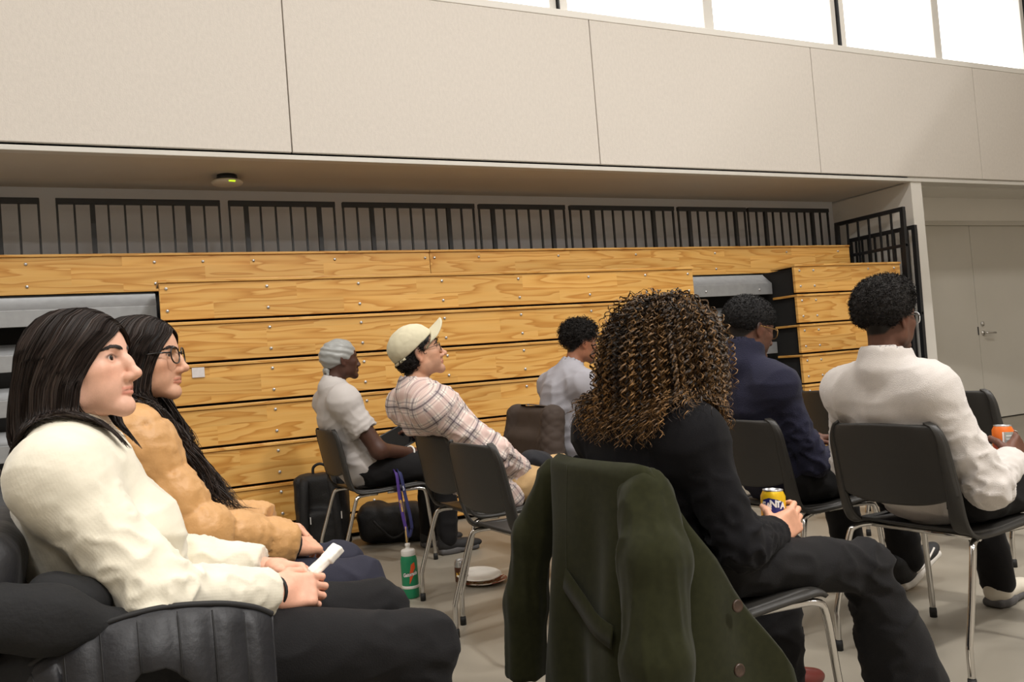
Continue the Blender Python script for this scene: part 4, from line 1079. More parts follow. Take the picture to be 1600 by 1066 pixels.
# ================================================================== woman in the cream sweater
S1 = dict(loc=(CH['P1'][0], CH['P1'][1], 0), rz=0.0, skin=SK_FAIR, hres=0.0021, w=0.98,
    label='woman in cream knit sweater with long dark hair, nearest on the left',
    J=dict(pelvis=(-0.02, 0, 0.57), chest=(-0.155, 0, 0.84), neck=(-0.175, 0, 1.005), head=(-0.150, 0.0, 1.148),
           rsh=(-0.19, -0.165, 0.935), lsh=(-0.155, 0.165, 0.94), rel=(-0.03, -0.255, 0.70), lel=(-0.01, 0.195, 0.69), rwr=(0.198, -0.105, 0.640), lwr=(0.225, 0.070, 0.652),
           rhip=(0.0, -0.10, 0.55), lhip=(0.0, 0.10, 0.55), rkn=(0.50, -0.15, 0.475), lkn=(0.47, 0.11, 0.495), ran=(0.46, -0.15, 0.09), lan=(0.44, 0.11, 0.09)),
    bust=[((-0.055, 0.075, 0.80), (0.075, 0.075, 0.075)), ((-0.055, -0.075, 0.80), (0.075, 0.075, 0.075))],
    head=dict(rot=(-0.46, 0.17, 0.0), jaw=0.98, chin=0.925, mouth=-0.004, brow=0.80, nose=1.0, nose_w=0.95, hump=0.002, lip=0.95, full=1.12, scalp=(0.012, 0.008, 0.007), line=LINE_F, brow_w=0.0038, brow_n=380, neck=0.92, eye=0.0064, gaze=(1, -0.06, 0.0), iris=(0.020, 0.010, 0.006)),
    rhand=dict(dir=(0.95, 0.20, -0.14), nrm=(-0.12, -0.86, 0.50), curl=[(0.42, 0.85, 0.5), (0.50, 0.95, 0.5), (0.58, 1.0, 0.5), (0.65, 1.0, 0.5)], thumb=[(0.016, 0.030, -0.008), (0.044, 0.050, -0.016), (0.074, 0.052, -0.022), (0.098, 0.042, -0.030)], spread=0.12, res=0.0022, s=0.93),
    lhand=dict(dir=(0.72, -0.62, -0.10), nrm=(0.25, 0.50, 0.80), curl=[(0.6, 0.8, 0.4)]*4, res=0.0024, s=0.93))
r1 = person('p1', S1)
col, cut = collar_ring(S1, 0.078, 0.070, 0.028, -0.012)
sw = torso_prims(S1, 0.016)+arm_prims(S1, 'r', 0.020, 0.024)+arm_prims(S1, 'l', 0.020, 0.024)+col
sw1 = sw
garment('sweater', S1, sw, 0.006, M_cream, r1, 'knit', 3.1, 0.75, [cut, cuff_cut(S1['J'], 'r', 0.92), cuff_cut(S1['J'], 'l', 0.90)])
garment('trousers', S1, [ell(S1['J']['pelvis'], (0.14, 0.18, 0.12), k=0.06)]+leg_prims(S1, 'r', 0.012)+leg_prims(S1, 'l', 0.012), 0.008, M_blackpants, r1, 'pants', 1.0, 0.8)
for sd in 'rl': shoe(S1, sd, M_blackshoe, M_solegrey, r1)
band(S1, 'r', 1.0, 0.031, M_blackband, r1, 0.0035)
def hair_curtain(S, root, N, seed, zs, xf, xb, hb, z_end, part_y, body, rad, S_=26, wave=0.0, drift=None, layer=0.16, col=(0.010, 0.007, 0.006), col2=(0.032, 0.020, 0.015), top=0.128, yaw=None, curl_in=0.0, clump=0.006, endvar=0.05):
    """parted long hair: strands run from the parting over the skull and hang down each side.
    tables over head-local heights zs: xf front edge, xb back edge, hb half width"""
    rs = np.random.RandomState(seed); J = S['J']; rot = S['head']['rot']; M = rz_(rot[0] if yaw is None else yaw)
    sd = np.where(rs.rand(N) < 0.62, -1.0, 1.0); u = np.where(rs.rand(N) < 0.22, 0.80+0.20*rs.rand(N), rs.rand(N)**0.9); lay = rs.rand(N); xm = -0.012; T = np.linspace(0, 1, S_)
    ze = z_end+endvar*(rs.rand(N)-0.3)+0.05*(1-lay)
    pu = -0.042+0.126*u; z0 = np.interp(pu, [-0.075, -0.02, 0.02, 0.05, 0.07, 0.086], [top-0.012, top-0.003, top-0.004, top-0.022, top-0.040, top-0.058])
    P = np.zeros((N, S_, 3))
    ph0 = np.floor(rs.rand(N)*60)/60*6.28
    for k, t in enumerate(T):
        arc = 0.16                                     # share of the strand that lies on the dome
        if t < arc*1.6: v = t/(arc*1.6)*math.pi/2; z = 0.030+(z0-0.030)*math.cos(v); sv = math.sin(v)
        else: e = (t-arc*1.6)/(1-arc*1.6); z = 0.030+(ze-0.030)*e; sv = 1.0
        f = np.interp(z, zs, xf); b = np.interp(z, zs, xb); h = np.interp(z, zs, hb)
        af = 0.100; cf = np.clip((f-xm)/af, -0.98, 0.985); alf = np.arccos(cf); al = math.pi-u*(math.pi-alf); ca = np.cos(al)
        sc = 1-layer*(1-lay)
        ex = xm+np.where(ca < 0, xm-b, af)*ca*sc; ey = h*np.sin(al)*sc
        px = pu; wv = sv**0.9
        x = px*(1-wv)+ex*wv; y = part_y*(1-wv)+sd*ey*wv
        if curl_in: x = x+curl_in*0.4*smoothstep(0.75, 1.0, t); y = y-sd*curl_in*smoothstep(0.8, 1.0, t)
        n1 = pnoise(np.stack([u*14+sd*7, z*5, lay*2+seed], 1)); n2 = pnoise(np.stack([u*14+sd*7+40, z*5, lay*2+seed], 1)); g = smoothstep(0.15, 0.5, t)
        x = x+clump*2*n1*g; y = y+clump*2*n2*g
        if wave:
            g2 = smoothstep(0.35, 0.7, t); s_ = (0.1-z)
            x = x+wave*g2*np.sin(s_*42+ph0); y = y+wave*g2*np.cos(s_*38+ph0*1.7)
        p = np.stack([x, y, z], 1)@M.T
        if drift is not None: p = p+drift(p, sd, u)
        P[:, k] = p+J['head']
    Q = P.reshape(-1, 3).astype(np.float32); low = Q[:, 2] < J['neck'][2]+0.05
    q = Q[low]; mg = (0.004+0.012*np.repeat(lay, S_)[low]).astype(np.float32)
    for _ in range(3):
        f = evalf(body, q); e = 2e-3; bad = f < mg
        if not bad.any(): break
        g = np.stack([evalf(body, q[bad]+np.eye(3, dtype=np.float32)[a]*e)-f[bad] for a in range(3)], 1)/e; g /= np.maximum(np.linalg.norm(g, axis=1, keepdims=True), 1e-6)
        q[bad] = q[bad]+g*(mg[bad]-f[bad])[:, None]
    Q[low] = q
    sk = skull_prims(S); up_ = Q[:, 2] > J['head'][2]-0.06; q = Q[up_]; mg = (0.0025+0.007*np.repeat(lay, S_)[up_]).astype(np.float32)
    for _ in range(2):
        f = evalf(sk, q); e = 2e-3; bad = f < mg
        if not bad.any(): break
        g = np.stack([evalf(sk, q[bad]+np.eye(3, dtype=np.float32)[a]*e)-f[bad] for a in range(3)], 1)/e; g /= np.maximum(np.linalg.norm(g, axis=1, keepdims=True), 1e-6); q[bad] = q[bad]+g*(mg[bad]-f[bad])[:, None]
    Q[up_] = q; P = Q.reshape(N, S_, 3)
    c = np.array(col)*(1-rs.rand(N, 1))+np.array(col2)*rs.rand(N, 1)
    c = c*(0.75+0.5*lay[:, None])
    return hair_mesh('hair', P, rad*(0.7+0.6*rs.rand(N)), M_hair, root, c, 2)
ZS = [-0.40, -0.20, -0.16, -0.095, -0.04, 0.014, 0.045, 0.060, 0.13]
hair_curtain(S1, r1, 8500, 11, ZS, [0.08, 0.075, 0.055, 0.034, 0.040, 0.064, 0.078, 0.084, 0.086], [-0.135, -0.145, -0.145, -0.138, -0.132, -0.126, -0.122, -0.118, -0.11], [0.105, 0.105, 0.105, 0.100, 0.097, 0.093, 0.090, 0.088, 0.085], -0.185, 0.008, sw, 0.00105, 20, curl_in=0.02)

# ================================================================== woman with glasses in the tan puffer jacket
S2 = dict(loc=(CH['P2'][0], CH['P2'][1], 0), rz=0.0, skin=SK_LIGHT, hres=0.0026, w=1.0,
    label='woman in tan puffer jacket and black round glasses beside the cream sweater woman',
    J=dict(pelvis=(-0.03, 0, 0.57), chest=(-0.15, 0, 0.84), neck=(-0.165, 0, 1.025), head=(-0.098, 0.0, 1.178),
           rsh=(-0.13, -0.175, 0.955), lsh=(-0.13, 0.175, 0.955), rel=(0.01, -0.225, 0.715), lel=(0.0, 0.24, 0.70), rwr=(0.255, -0.115, 0.628), lwr=(0.245, 0.085, 0.655),
           rhip=(0.0, -0.10, 0.55), lhip=(0.0, 0.10, 0.55), rkn=(0.44, -0.12, 0.49), lkn=(0.44, 0.12, 0.50), ran=(0.42, -0.12, 0.09), lan=(0.42, 0.12, 0.09)),
    head=dict(rot=(-0.36, 0.08, 0.0), jaw=0.94, chin=0.94, mouth=-0.003, brow=0.85, nose=1.01, nose_w=0.92, hump=0.002, lip=1.05, scalp=(0.012, 0.009, 0.008), line=LINE_F, brow_w=0.0042, brow_n=360, neck=0.92, eye=0.0040),
    rhand=dict(dir=(0.85, 0.45, -0.22), nrm=(-0.2, -0.5, 0.85), curl=[(0.6, 0.8, 0.4)]*4, res=0.003, s=0.92),
    lhand=dict(dir=(0.8, -0.5, -0.2), nrm=(0.2, 0.4, 0.9), curl=[(0.6, 0.8, 0.4)]*4, res=0.003, s=0.92))
r2 = person('p2', S2)
col, cut = collar_ring(S2, 0.098, 0.088, 0.040, -0.01)
sw2 = torso_prims(S2, 0.026)+arm_prims(S2, 'r', 0.030, 0.036)+arm_prims(S2, 'l', 0.030, 0.036)+col
garment('puffer_jacket', S2, sw2, 0.008, M_tan, r2, 'puffer', 1.7, 1.0, [cut, cuff_cut(S2['J'], 'r', 0.95), cuff_cut(S2['J'], 'l', 0.95)])
garment('trousers', S2, [ell(S2['J']['pelvis'], (0.14, 0.18, 0.11), k=0.06)]+leg_prims(S2, 'r', 0.006)+leg_prims(S2, 'l', 0.006), 0.009, M_navypants, r2, 'pants', 2.0, 0.8)
for sd in 'rl': shoe(S2, sd, M_blackshoe, M_solegrey, r2)
band(S2, 'r', 0.99, 0.040, M_blackband, r2, 0.006, 'cuff')
glasses(S2, M_frameblack, r2, 0.0021, 0.0250, 0.0225, 2.2)
def drift2(p, sd, u):
    dz = np.clip(-0.10-p[:, 2], 0, 1)[:, None]; near = (sd < 0)[:, None]
    return dz*np.where(near, np.array([0.58, -0.22, 0.0]), np.array([0.35, 0.05, 0.0]))*(0.45+0.65*u[:, None])
hair_curtain(S2, r2, 4500, 5, ZS, [0.05, 0.05, 0.05, 0.045, 0.052, 0.066, 0.078, 0.084, 0.086], [-0.12, -0.12, -0.12, -0.12, -0.12, -0.118, -0.115, -0.112, -0.11], [0.085, 0.09, 0.092, 0.092, 0.090, 0.088, 0.087, 0.086, 0.085], -0.43, 0.0, sw2, 0.0010, 28, wave=0.010, drift=drift2, endvar=0.12, clump=0.010, layer=0.35)

# ================================================================== man with the grey head wrap
def seat_pants(S, root, m, g=0.012, gl=None, seed=0.0, res=0.010, name='trousers'):
    return garment(name, S, [ell(S['J']['pelvis'], (0.112, 0.160, 0.10), k=0.05)]+leg_prims(S, 'r', g, gl)+leg_prims(S, 'l', g, gl), res, m, root, 'pants', seed, 0.8)
def headpt(S, *v): return S['J']['head']+S['Mh']@(np.asarray(v, float)*S['head'].get('s', 1.0))
S3 = dict(loc=(CH['P3'][0], CH['P3'][1], 0), rz=CH['P3'][2], skin=SK_DEEP, hres=0.0040, bres=0.010, w=1.02, arm_in=-1,
    label='man in light grey polo shirt and grey satin head wrap',
    J=dict(pelvis=(-0.08, 0, 0.57), chest=(-0.185, 0, 0.86), neck=(-0.225, 0, 1.045), head=(-0.170, 0, 1.195),
           rsh=(-0.215, -0.185, 0.955), lsh=(-0.205, 0.185, 0.955), rel=(-0.055, -0.245, 0.665), lel=(-0.03, 0.235, 0.68), rwr=(0.19, -0.12, 0.620), lwr=(0.17, 0.08, 0.67),
           rhip=(-0.06, -0.10, 0.55), lhip=(-0.06, 0.10, 0.55), rkn=(0.38, -0.14, 0.53), lkn=(0.38, 0.12, 0.53), ran=(0.36, -0.15, 0.09), lan=(0.36, 0.13, 0.09)),
    head=dict(rot=(0.05, 0.06, 0), jaw=1.0, nose=0.97, nose_w=1.35, lip=1.5, brow=1.05, neck=1.0, brow_w=0.0035, iris=(0.012, 0.008, 0.006), lip_col=(0.11, 0.045, 0.04)),
    rhand=dict(dir=(0.9, 0.35, -0.1), nrm=(0, -0.5, 0.85), res=0.0045), lhand=dict(dir=(0.7, -0.5, 0.3), nrm=(0.3, 0.8, 0.3), curl=[(0.4, 0.5, 0.3)]*4, res=0.0045))
r3 = person('p3', S3); J = S3['J']
col, cut = collar_ring(S3, 0.080, 0.072, 0.030, -0.010)
slv = [cone(J[s+'sh'], lerp(J[s+'sh'], J[s+'el'], 0.60), 0.076, 0.078, k=0.05) for s in 'rl']
scut = [rbox(lerp(J[s+'sh'], J[s+'el'], 0.60)+unit(J[s+'el']-J[s+'sh'])*0.06, (0.06, 0.085, 0.085), 0.004, frame(J[s+'el']-J[s+'sh'], (1, 0, 0)), k=0.005, op=-1) for s in 'rl']
garment('polo_shirt', S3, torso_prims(S3, 0.020)+slv+col, 0.009, M_polo, r3, 'shirt', 5.5, 0.9, [cut]+scut)
seat_pants(S3, r3, M_blackpants, 0.018, None, 3.0)
for sd in 'rl': shoe(S3, sd, M_blackshoe, M_solegrey, r3)
T = lambda *v: S3['J']['head']+S3['Mh']@ry(-0.24)@np.asarray(v, float)
M_ = S3['Mh']@ry(-0.24)
wrap = [ell(T(-0.008, 0, 0.034), (0.106, 0.084, 0.091), M_, k=0.02), ell(T(0.022, 0, 0.030), (0.074, 0.074, 0.072), M_, k=0.03)]
wcut = [rbox(T(0.12, 0, -0.062), (0.13, 0.2, 0.085), 0.006, M_@ry(-0.42), k=0.006, op=-1), rbox(T(-0.06, 0, -0.125), (0.2, 0.2, 0.10), 0.01, M_@ry(-0.05), k=0.01, op=-1)]
V, Q = mesh_sdf(wrap+wcut, 0.004); N_ = vnormals(V, Q); q = (V-J['head'])@M_
V = V+N_*(0.0022*np.sin((q[:, 2]*0.9+q[:, 0]*0.55)*170+3*pnoise(V*18)))[:, None].astype(np.float32)
dw = np_mesh('head_wrap', V, Q, M_satin, r3)
V, Q = mesh_sdf([ell(T(-0.098, 0.005, -0.028), (0.018, 0.030, 0.020), M_, k=0.01), cone(T(-0.10, 0.01, -0.03), T(-0.115, 0.02, -0.062), 0.012, 0.008, k=0.01), cone(T(-0.098, -0.01, -0.03), T(-0.105, -0.022, -0.055), 0.011, 0.007, k=0.01)], 0.004)
np_mesh('knot', V, Q, M_satin, dw)
band(S3, 'r', 0.93, 0.034, mat('white_silicone', srgb(222, 218, 212), 0.5, var=0.03), r3, 0.006, 'wristband')

# ================================================================== man in the cream cap and plaid shirt
S4 = dict(loc=(CH['P4'][0], CH['P4'][1], 0), rz=CH['P4'][2], skin=SK_TAN, hres=0.0034, w=1.02,
    label='man in cream cap and pink plaid shirt leaning back',
    J=dict(pelvis=(0.0, 0, 0.56), chest=(-0.245, 0, 0.83), neck=(-0.345, 0, 1.005), head=(-0.318, 0, 1.172),
           rsh=(-0.325, -0.185, 0.925), lsh=(-0.315, 0.185, 0.925), rel=(-0.095, -0.255, 0.705), lel=(-0.03, 0.25, 0.70), rwr=(0.11, -0.13, 0.60), lwr=(0.13, 0.10, 0.60),
           rhip=(0.02, -0.10, 0.55), lhip=(0.02, 0.10, 0.55), rkn=(0.45, -0.15, 0.53), lkn=(0.45, 0.15, 0.53), ran=(0.46, -0.16, 0.09), lan=(0.46, 0.16, 0.09)),
    head=dict(rot=(-0.2, 0.27, 0), jaw=1.02, nose=1.05, nose_w=1.0, hump=0.002, lip=1.0, stubble=0.45, scalp=(0.010, 0.008, 0.007), line=[-0.085, -0.080, -0.03, 0.012, 0.034, 0.060, 0.075], brow_w=0.0045, neck=1.02),
    rhand=dict(dir=(0.85, 0.45, -0.2), nrm=(-0.1, -0.4, 0.9), res=0.0045), lhand=dict(dir=(0.8, -0.5, -0.2), nrm=(0.1, 0.4, 0.9), res=0.0045))
r4 = person('p4', S4); J = S4['J']; M_ = S4['Mh']; T = lambda *v: headpt(S4, *v)
col, cut = collar_ring(S4, 0.086, 0.078, 0.042, -0.015)
garment('plaid_shirt', S4, torso_prims(S4, 0.030)+arm_prims(S4, 'r', 0.026, 0.026)+arm_prims(S4, 'l', 0.026, 0.026)+col+[cone(lerp(J['pelvis'], J['chest'], 0.2)+V3(0, -0.12, 0), J['pelvis']+V3(0.03, -0.15, -0.075), 0.06, 0.05, k=0.05)], 0.008, M_plaid, r4, 'shirt', 8.2, 1.1, [cut, cuff_cut(J, 'r', 0.95), cuff_cut(J, 'l', 0.95)])
seat_pants(S4, r4, M_khaki, 0.018, None, 4.0)
for sd in 'rl': shoe(S4, sd, M_blackshoe, M_solegrey, r4)
glasses(S4, M_framewire, r4, 0.0013, 0.0240, 0.0195, 2.4)
T0 = T; M_h = M_; M_ = M_@ry(-0.20); T = lambda *v: S4['J']['head']+S4['Mh']@ry(-0.20)@np.asarray(v, float)
capp = [ell(T(-0.008, 0, 0.046), (0.112, 0.090, 0.092), M_, k=0.02)]
ccut = [rbox(T(0.0, 0, -0.075), (0.25, 0.2, 0.10), 0.004, M_@ry(-0.22), k=0.004, op=-1)]
V, Q = mesh_sdf(capp+ccut, 0.004); V = V+vnormals(V, Q)*(0.0025*fbm(V*30, 2))[:, None].astype(np.float32)
cp = np_mesh('cap', V, Q, M_capcloth, r4)
G = np.zeros((9, 17, 3))
for i in range(9):
    for j in range(17):
        a = -1+2*j/16; e = i/8; y = a*0.086; xr = 0.096*math.sqrt(max(0.0, 1-(abs(a)*0.97)**2.4))
        G[i, j] = T(0.010+xr*0.9+e*0.078*math.sqrt(max(0, 1-abs(a)**3)), y, 0.052-0.055*abs(a)**2.2+0.022*e*(1-0.5*abs(a))+0.012*(1-abs(a)))
shell('brim', G, 0.004, M_capcloth, cp)
MB().tube([Vector(T(0.0+0.112*0.99*math.cos(a), 0.089*math.sin(a), 0.024+0.048*math.cos(a)*0.45)) for a in np.linspace(2.25, 4.03, 16)], 0.006, 6).build('strap', M_capcloth, cp)
MB().box(-0.008, 0.008, -0.002, 0.002, -0.008, 0.008, 0.001, M=Matrix.Translation(Vector(T(-0.095, -0.050, 0.004)))).build('buckle', M_framewire, cp)
T = T0; M_ = M_h
fr = fuzz_hair(S4, r4, [ell(T(-0.035, 0, -0.022), (0.070, 0.078, 0.055), M_, k=0.02), ell(T(0.074, 0, 0.042), (0.026, 0.052, 0.016), M_, k=0.02), cone(T(0.01, -0.070, 0.018), T(0.05, -0.058, 0.034), 0.011, 0.010, k=0.02), cone(T(0.01, 0.070, 0.018), T(0.05, 0.058, 0.034), 0.011, 0.010, k=0.02), cone(T(0.012, -0.074, 0.03), T(0.016, -0.070, -0.012), 0.010, 0.005, k=0.01)], 0.004, (0.010, 0.008, 0.007), M_afro, 1500, 0.012, 3, 0.005, 45, 0.0011, curl=0.006)

# ================================================================== man in the grey dress shirt
S5 = dict(loc=(CH['P5'][0], CH['P5'][1], 0), rz=CH['P5'][2], skin=SK_BROWN, hres=0.005, w=1.02,
    label='man with short black curls in grey dress shirt near the bleachers',
    J=dict(pelvis=(-0.08, 0, 0.57), chest=(-0.09, 0, 0.85), neck=(-0.045, 0, 1.030), head=(0.033, 0, 1.185),
           rsh=(-0.07, -0.180, 0.940), lsh=(-0.07, 0.180, 0.940), rel=(0.03, -0.25, 0.66), lel=(0.03, 0.25, 0.66), rwr=(0.28, -0.1, 0.62), lwr=(0.28, 0.10, 0.62),
           rhip=(-0.06, -0.10, 0.55), lhip=(-0.06, 0.10, 0.55), rkn=(0.38, -0.14, 0.53), lkn=(0.38, 0.14, 0.53), ran=(0.38, -0.14, 0.09), lan=(0.38, 0.14, 0.09)),
    head=dict(rot=(-0.05, -0.08, 0), scalp=(0.010, 0.008, 0.007), line=LINE_M, neck=0.98),
    rhand=dict(dir=(0.8, 0.5, -0.2), nrm=(0, -0.4, 0.9), res=0.006), lhand=dict(dir=(0.8, -0.5, -0.2), nrm=(0, 0.4, 0.9), res=0.006))
r5 = person('p5', S5); J = S5['J']; M_ = S5['Mh']; T = lambda *v: headpt(S5, *v)
col, cut = collar_ring(S5, 0.080, 0.072, 0.045, -0.012)
garment('dress_shirt', S5, torso_prims(S5, 0.022)+arm_prims(S5, 'r', 0.020, 0.02)+arm_prims(S5, 'l', 0.020, 0.02)+col, 0.011, M_greyshirt, r5, 'shirt', 2.2, 1.0, [cut])
seat_pants(S5, r5, M_blackpants, 0.015, None, 5.0, 0.012)
for sd in 'rl': shoe(S5, sd, M_blackshoe, M_solewhite, r5)
fuzz_hair(S5, r5, [ell(T(-0.012, 0, 0.048), (0.108, 0.086, 0.092), M_, k=0.02), ell(T(0.03, 0, 0.075), (0.072, 0.074, 0.055), M_, k=0.03)], 0.005, (0.010, 0.008, 0.007), M_afro, 1500, 0.018, 5, 0.010, 38, 0.0014, curl=0.008,
          cut=[rbox(T(0.12, 0, -0.04), (0.12, 0.2, 0.085), 0.01, M_@ry(-0.45), k=0.01, op=-1), rbox(T(-0.05, 0, -0.115), (0.2, 0.2, 0.085), 0.01, M_@ry(0.2), k=0.01, op=-1)])
glasses(S5, M_framewire, r5, 0.0014, lens=True)

# ================================================================== woman with big curly hair, black top
S6 = dict(loc=(CH['P6'][0], CH['P6'][1], 0), rz=CH['P6'][2], skin=SK_LIGHT, hres=0.006, w=1.0,
    label='woman seen from behind with voluminous brown curls and black top',
    J=dict(pelvis=(-0.07, 0, 0.57), chest=(-0.145, 0, 0.80), neck=(-0.135, 0, 0.955), head=(-0.065, -0.015, 1.098),
           rsh=(-0.125, -0.170, 0.868), lsh=(-0.165, 0.170, 0.875), rel=(-0.075, -0.25, 0.62), lel=(-0.09, 0.25, 0.65), rwr=(0.160, -0.125, 0.585), lwr=(0.15, 0.10, 0.60),
           rhip=(-0.03, -0.11, 0.538), lhip=(-0.03, 0.11, 0.54), rkn=(0.445, -0.16, 0.455), lkn=(0.41, 0.13, 0.47), ran=(0.57, -0.16, 0.10), lan=(0.36, 0.16, 0.09)),
    head=dict(rot=(0.05, 0, 0), scalp=(0.02, 0.012, 0.008), line=LINE_F, neck=0.92),
    rhand=dict(dir=(0.93, 0.0, 0.32), nrm=(0.05, -0.97, 0.15), curl=CURL_CAN, thumb=THUMB_CAN, res=0.0025, s=0.92), lhand=dict(dir=(0.8, -0.5, -0.2), nrm=(0, 0.4, 0.9), res=0.005))
r6 = person('p6', S6); J = S6['J']; M_ = S6['Mh']; T = lambda *v: headpt(S6, *v)
col, cut = collar_ring(S6, 0.072, 0.066, 0.03, -0.012)
top6 = torso_prims(S6, 0.014)+arm_prims(S6, 'r', 0.016, 0.018)+arm_prims(S6, 'l', 0.016, 0.018)+col
garment('black_top', S6, top6, 0.008, M_blackknit, r6, 'shirt', 1.2, 0.8, [cut, cuff_cut(J, 'r', 0.99), cuff_cut(J, 'l', 0.97)])
garment('trousers', S6, [ell(J['pelvis'], (0.13, 0.18, 0.11), k=0.06)]+leg_prims(S6, 'r', 0.004, 0.06)+leg_prims(S6, 'l', 0.004, 0.06)+[cone(lerp(J['rkn'], J['ran'], 0.5), J['ran'], 0.068, 0.105, k=0.04)], 0.008, M_blackpants, r6, 'pants', 6.0, 1.3)
for sd in 'rl': shoe(S6, sd, M_brownshoe if sd == 'l' else M_whiteshoe, M_solegrey, r6)
def curls(S, root, N, seed, S_=60):
    rs = np.random.RandomState(seed); J, Mh = S['J'], S['Mh']
    R = scalp_roots(N, rs, LINE_F); n = R-np.array([-0.006, 0, 0.0]); n /= np.linalg.norm(n, axis=1, keepdims=True)
    Rw = to_world(R, J['head'], Mh); nw = n@Mh.T
    L = 0.255*(0.85+0.3*rs.rand(N))*np.interp(R[:, 2], [-0.07, 0.1], [0.78, 1.0]); m = (0.008+0.044*rs.rand(N)**0.8*np.interp(R[:, 2], [-0.06, 0.02, 0.12], [0.6, 1.0, 0.35])).astype(np.float32)
    hor = nw.copy(); hor[:, 2] *= 0.3
    nS = 20
    P = grow(Rw, hor+0.22*rs.randn(N, 3), nS, L/(nS-1), skull_prims(S)+torso_prims(S6, -0.022), m, lambda t: 0.34+0.26*t, 0.04, None, seed, 0.82)
    q = P.reshape(-1, 3).copy(); mg = np.repeat(0.006+0.5*m, nS).astype(np.float32)
    for _ in range(3):
        f = evalf(top6, q); e = 2e-3; bad = (f < mg) & (q[:, 2] < J['neck'][2]+0.02)
        if not bad.any(): break
        g = np.stack([evalf(top6, q[bad]+np.eye(3, dtype=np.float32)[a]*e)-f[bad] for a in range(3)], 1)/e; g /= np.maximum(np.linalg.norm(g, axis=1, keepdims=True), 1e-6); q[bad] += g*(mg[bad]-f[bad])[:, None]
    P = q.reshape(P.shape)
    ok = P[..., 2].max(1) < J['head'][2]+0.158; P = P[ok]; L = L[ok]; N = len(P)
    # resample, add a helix
    t = np.linspace(0, nS-1, S_); i = np.minimum(t.astype(int), nS-2); f = (t-i)[None, :, None]; G = P[:, i]*(1-f)+P[:, i+1]*f
    Tn = np.gradient(G, axis=1); Tn /= np.maximum(np.linalg.norm(Tn, axis=2, keepdims=True), 1e-9)
    U = np.cross(Tn, np.broadcast_to(A3(0.3, 1, 0.2), Tn.shape)); U /= np.maximum(np.linalg.norm(U, axis=2, keepdims=True), 1e-9); W = np.cross(Tn, U)
    ph = rs.rand(N)[:, None]*6.28; turns = L/(0.022+0.010*rs.rand(N)); a = ph+np.linspace(0, 1, S_)[None]*turns[:, None]*6.28
    rad = (0.0042+0.0035*rs.rand(N))[:, None]*smoothstep(0, 0.15, np.linspace(0, 1, S_))[None]
    G = G+U*(np.cos(a)*rad)[..., None]+W*(np.sin(a)*rad)[..., None]
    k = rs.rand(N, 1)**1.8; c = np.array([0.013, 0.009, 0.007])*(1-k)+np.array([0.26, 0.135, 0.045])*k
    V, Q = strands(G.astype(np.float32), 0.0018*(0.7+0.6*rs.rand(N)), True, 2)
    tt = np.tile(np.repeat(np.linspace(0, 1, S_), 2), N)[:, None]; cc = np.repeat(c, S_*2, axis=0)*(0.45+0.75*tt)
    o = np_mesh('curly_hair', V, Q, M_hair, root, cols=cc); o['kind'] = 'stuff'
    V, Q = mesh_sdf([ell(T(-0.02, 0, 0.01), (0.118, 0.110, 0.100), M_, k=0.03), ell(T(-0.05, 0, -0.06), (0.10, 0.118, 0.08), M_, k=0.05)]+[], 0.008)
    q = (V-J['head'])@Mh; keep = ~((q[Q].mean(1)[:, 0] > 0.06))
    np_mesh('under_hair', V, Q[keep], M_afro, o, cols=np.tile(np.array([0.010, 0.007, 0.006]), (len(V), 1)))
curls(S6, r6, 3100, 9)

# ================================================================== man in the navy pullover
S7 = dict(loc=(CH['P7'][0], CH['P7'][1], 0), rz=CH['P7'][2], skin=SK_DEEP2, hres=0.0036, w=0.95,
    label='man in navy pullover and gold rimmed glasses looking down',
    J=dict(pelvis=(-0.08, 0, 0.57), chest=(-0.180, 0, 0.84), neck=(-0.225, 0, 1.020), head=(-0.175, 0, 1.155),
           rsh=(-0.195, -0.148, 0.918), lsh=(-0.195, 0.168, 0.920), rel=(-0.085, -0.195, 0.615), lel=(-0.08, 0.25, 0.65), rwr=(0.150, -0.11, 0.612), lwr=(0.165, 0.020, 0.672),
           rhip=(-0.05, -0.10, 0.55), lhip=(-0.05, 0.10, 0.55), rkn=(0.42, -0.16, 0.52), lkn=(0.42, 0.14, 0.52), ran=(0.50, -0.13, 0.12), lan=(0.50, 0.15, 0.09)),
    head=dict(rot=(-0.12, -0.24, 0), jaw=1.0, nose=0.98, nose_w=1.25, lip=1.3, scalp=(0.010, 0.008, 0.007), line=LINE_M, neck=1.0, stubble=0.3, lip_col=(0.14, 0.06, 0.05)),
    rhand=dict(dir=(0.85, 0.5, 0.05), nrm=(-0.1, -0.35, 0.9), curl=CURL_REST, res=0.0035), lhand=dict(dir=(0.55, -0.83, 0.0), nrm=(0.1, 0.15, 0.95), curl=[(0.2, 0.3, 0.2)]*4, res=0.004))
r7 = person('p7', S7); J = S7['J']; M_ = S7['Mh']; T = lambda *v: headpt(S7, *v)
col, cut = collar_ring(S7, 0.086, 0.080, 0.065, -0.010)
garment('pullover', S7, torso_prims(S7, 0.016)+arm_prims(S7, 'r', 0.008, 0.014)+arm_prims(S7, 'l', 0.016, 0.018)+col, 0.0085, M_navyknit, r7, 'shirt', 7.2, 0.8, [cut, cuff_cut(J, 'r', 0.97), cuff_cut(J, 'l', 0.97)])
seat_pants(S7, r7, M_blackpants, 0.020, 0.025, 7.0)
sneaker = shoe(S7, 'r', M_blackshoe, M_solewhite, r7, (1, 0.0, 0), 0.02, 0.40, 0.30)
shoe(S7, 'l', M_blackshoe, M_solewhite, r7, (1, 0.2, 0), 0, 0, 0.29)
a = S7['J']['ran']; fr = frame((1, 0, math.tan(0.40)), (0, 0, 1))
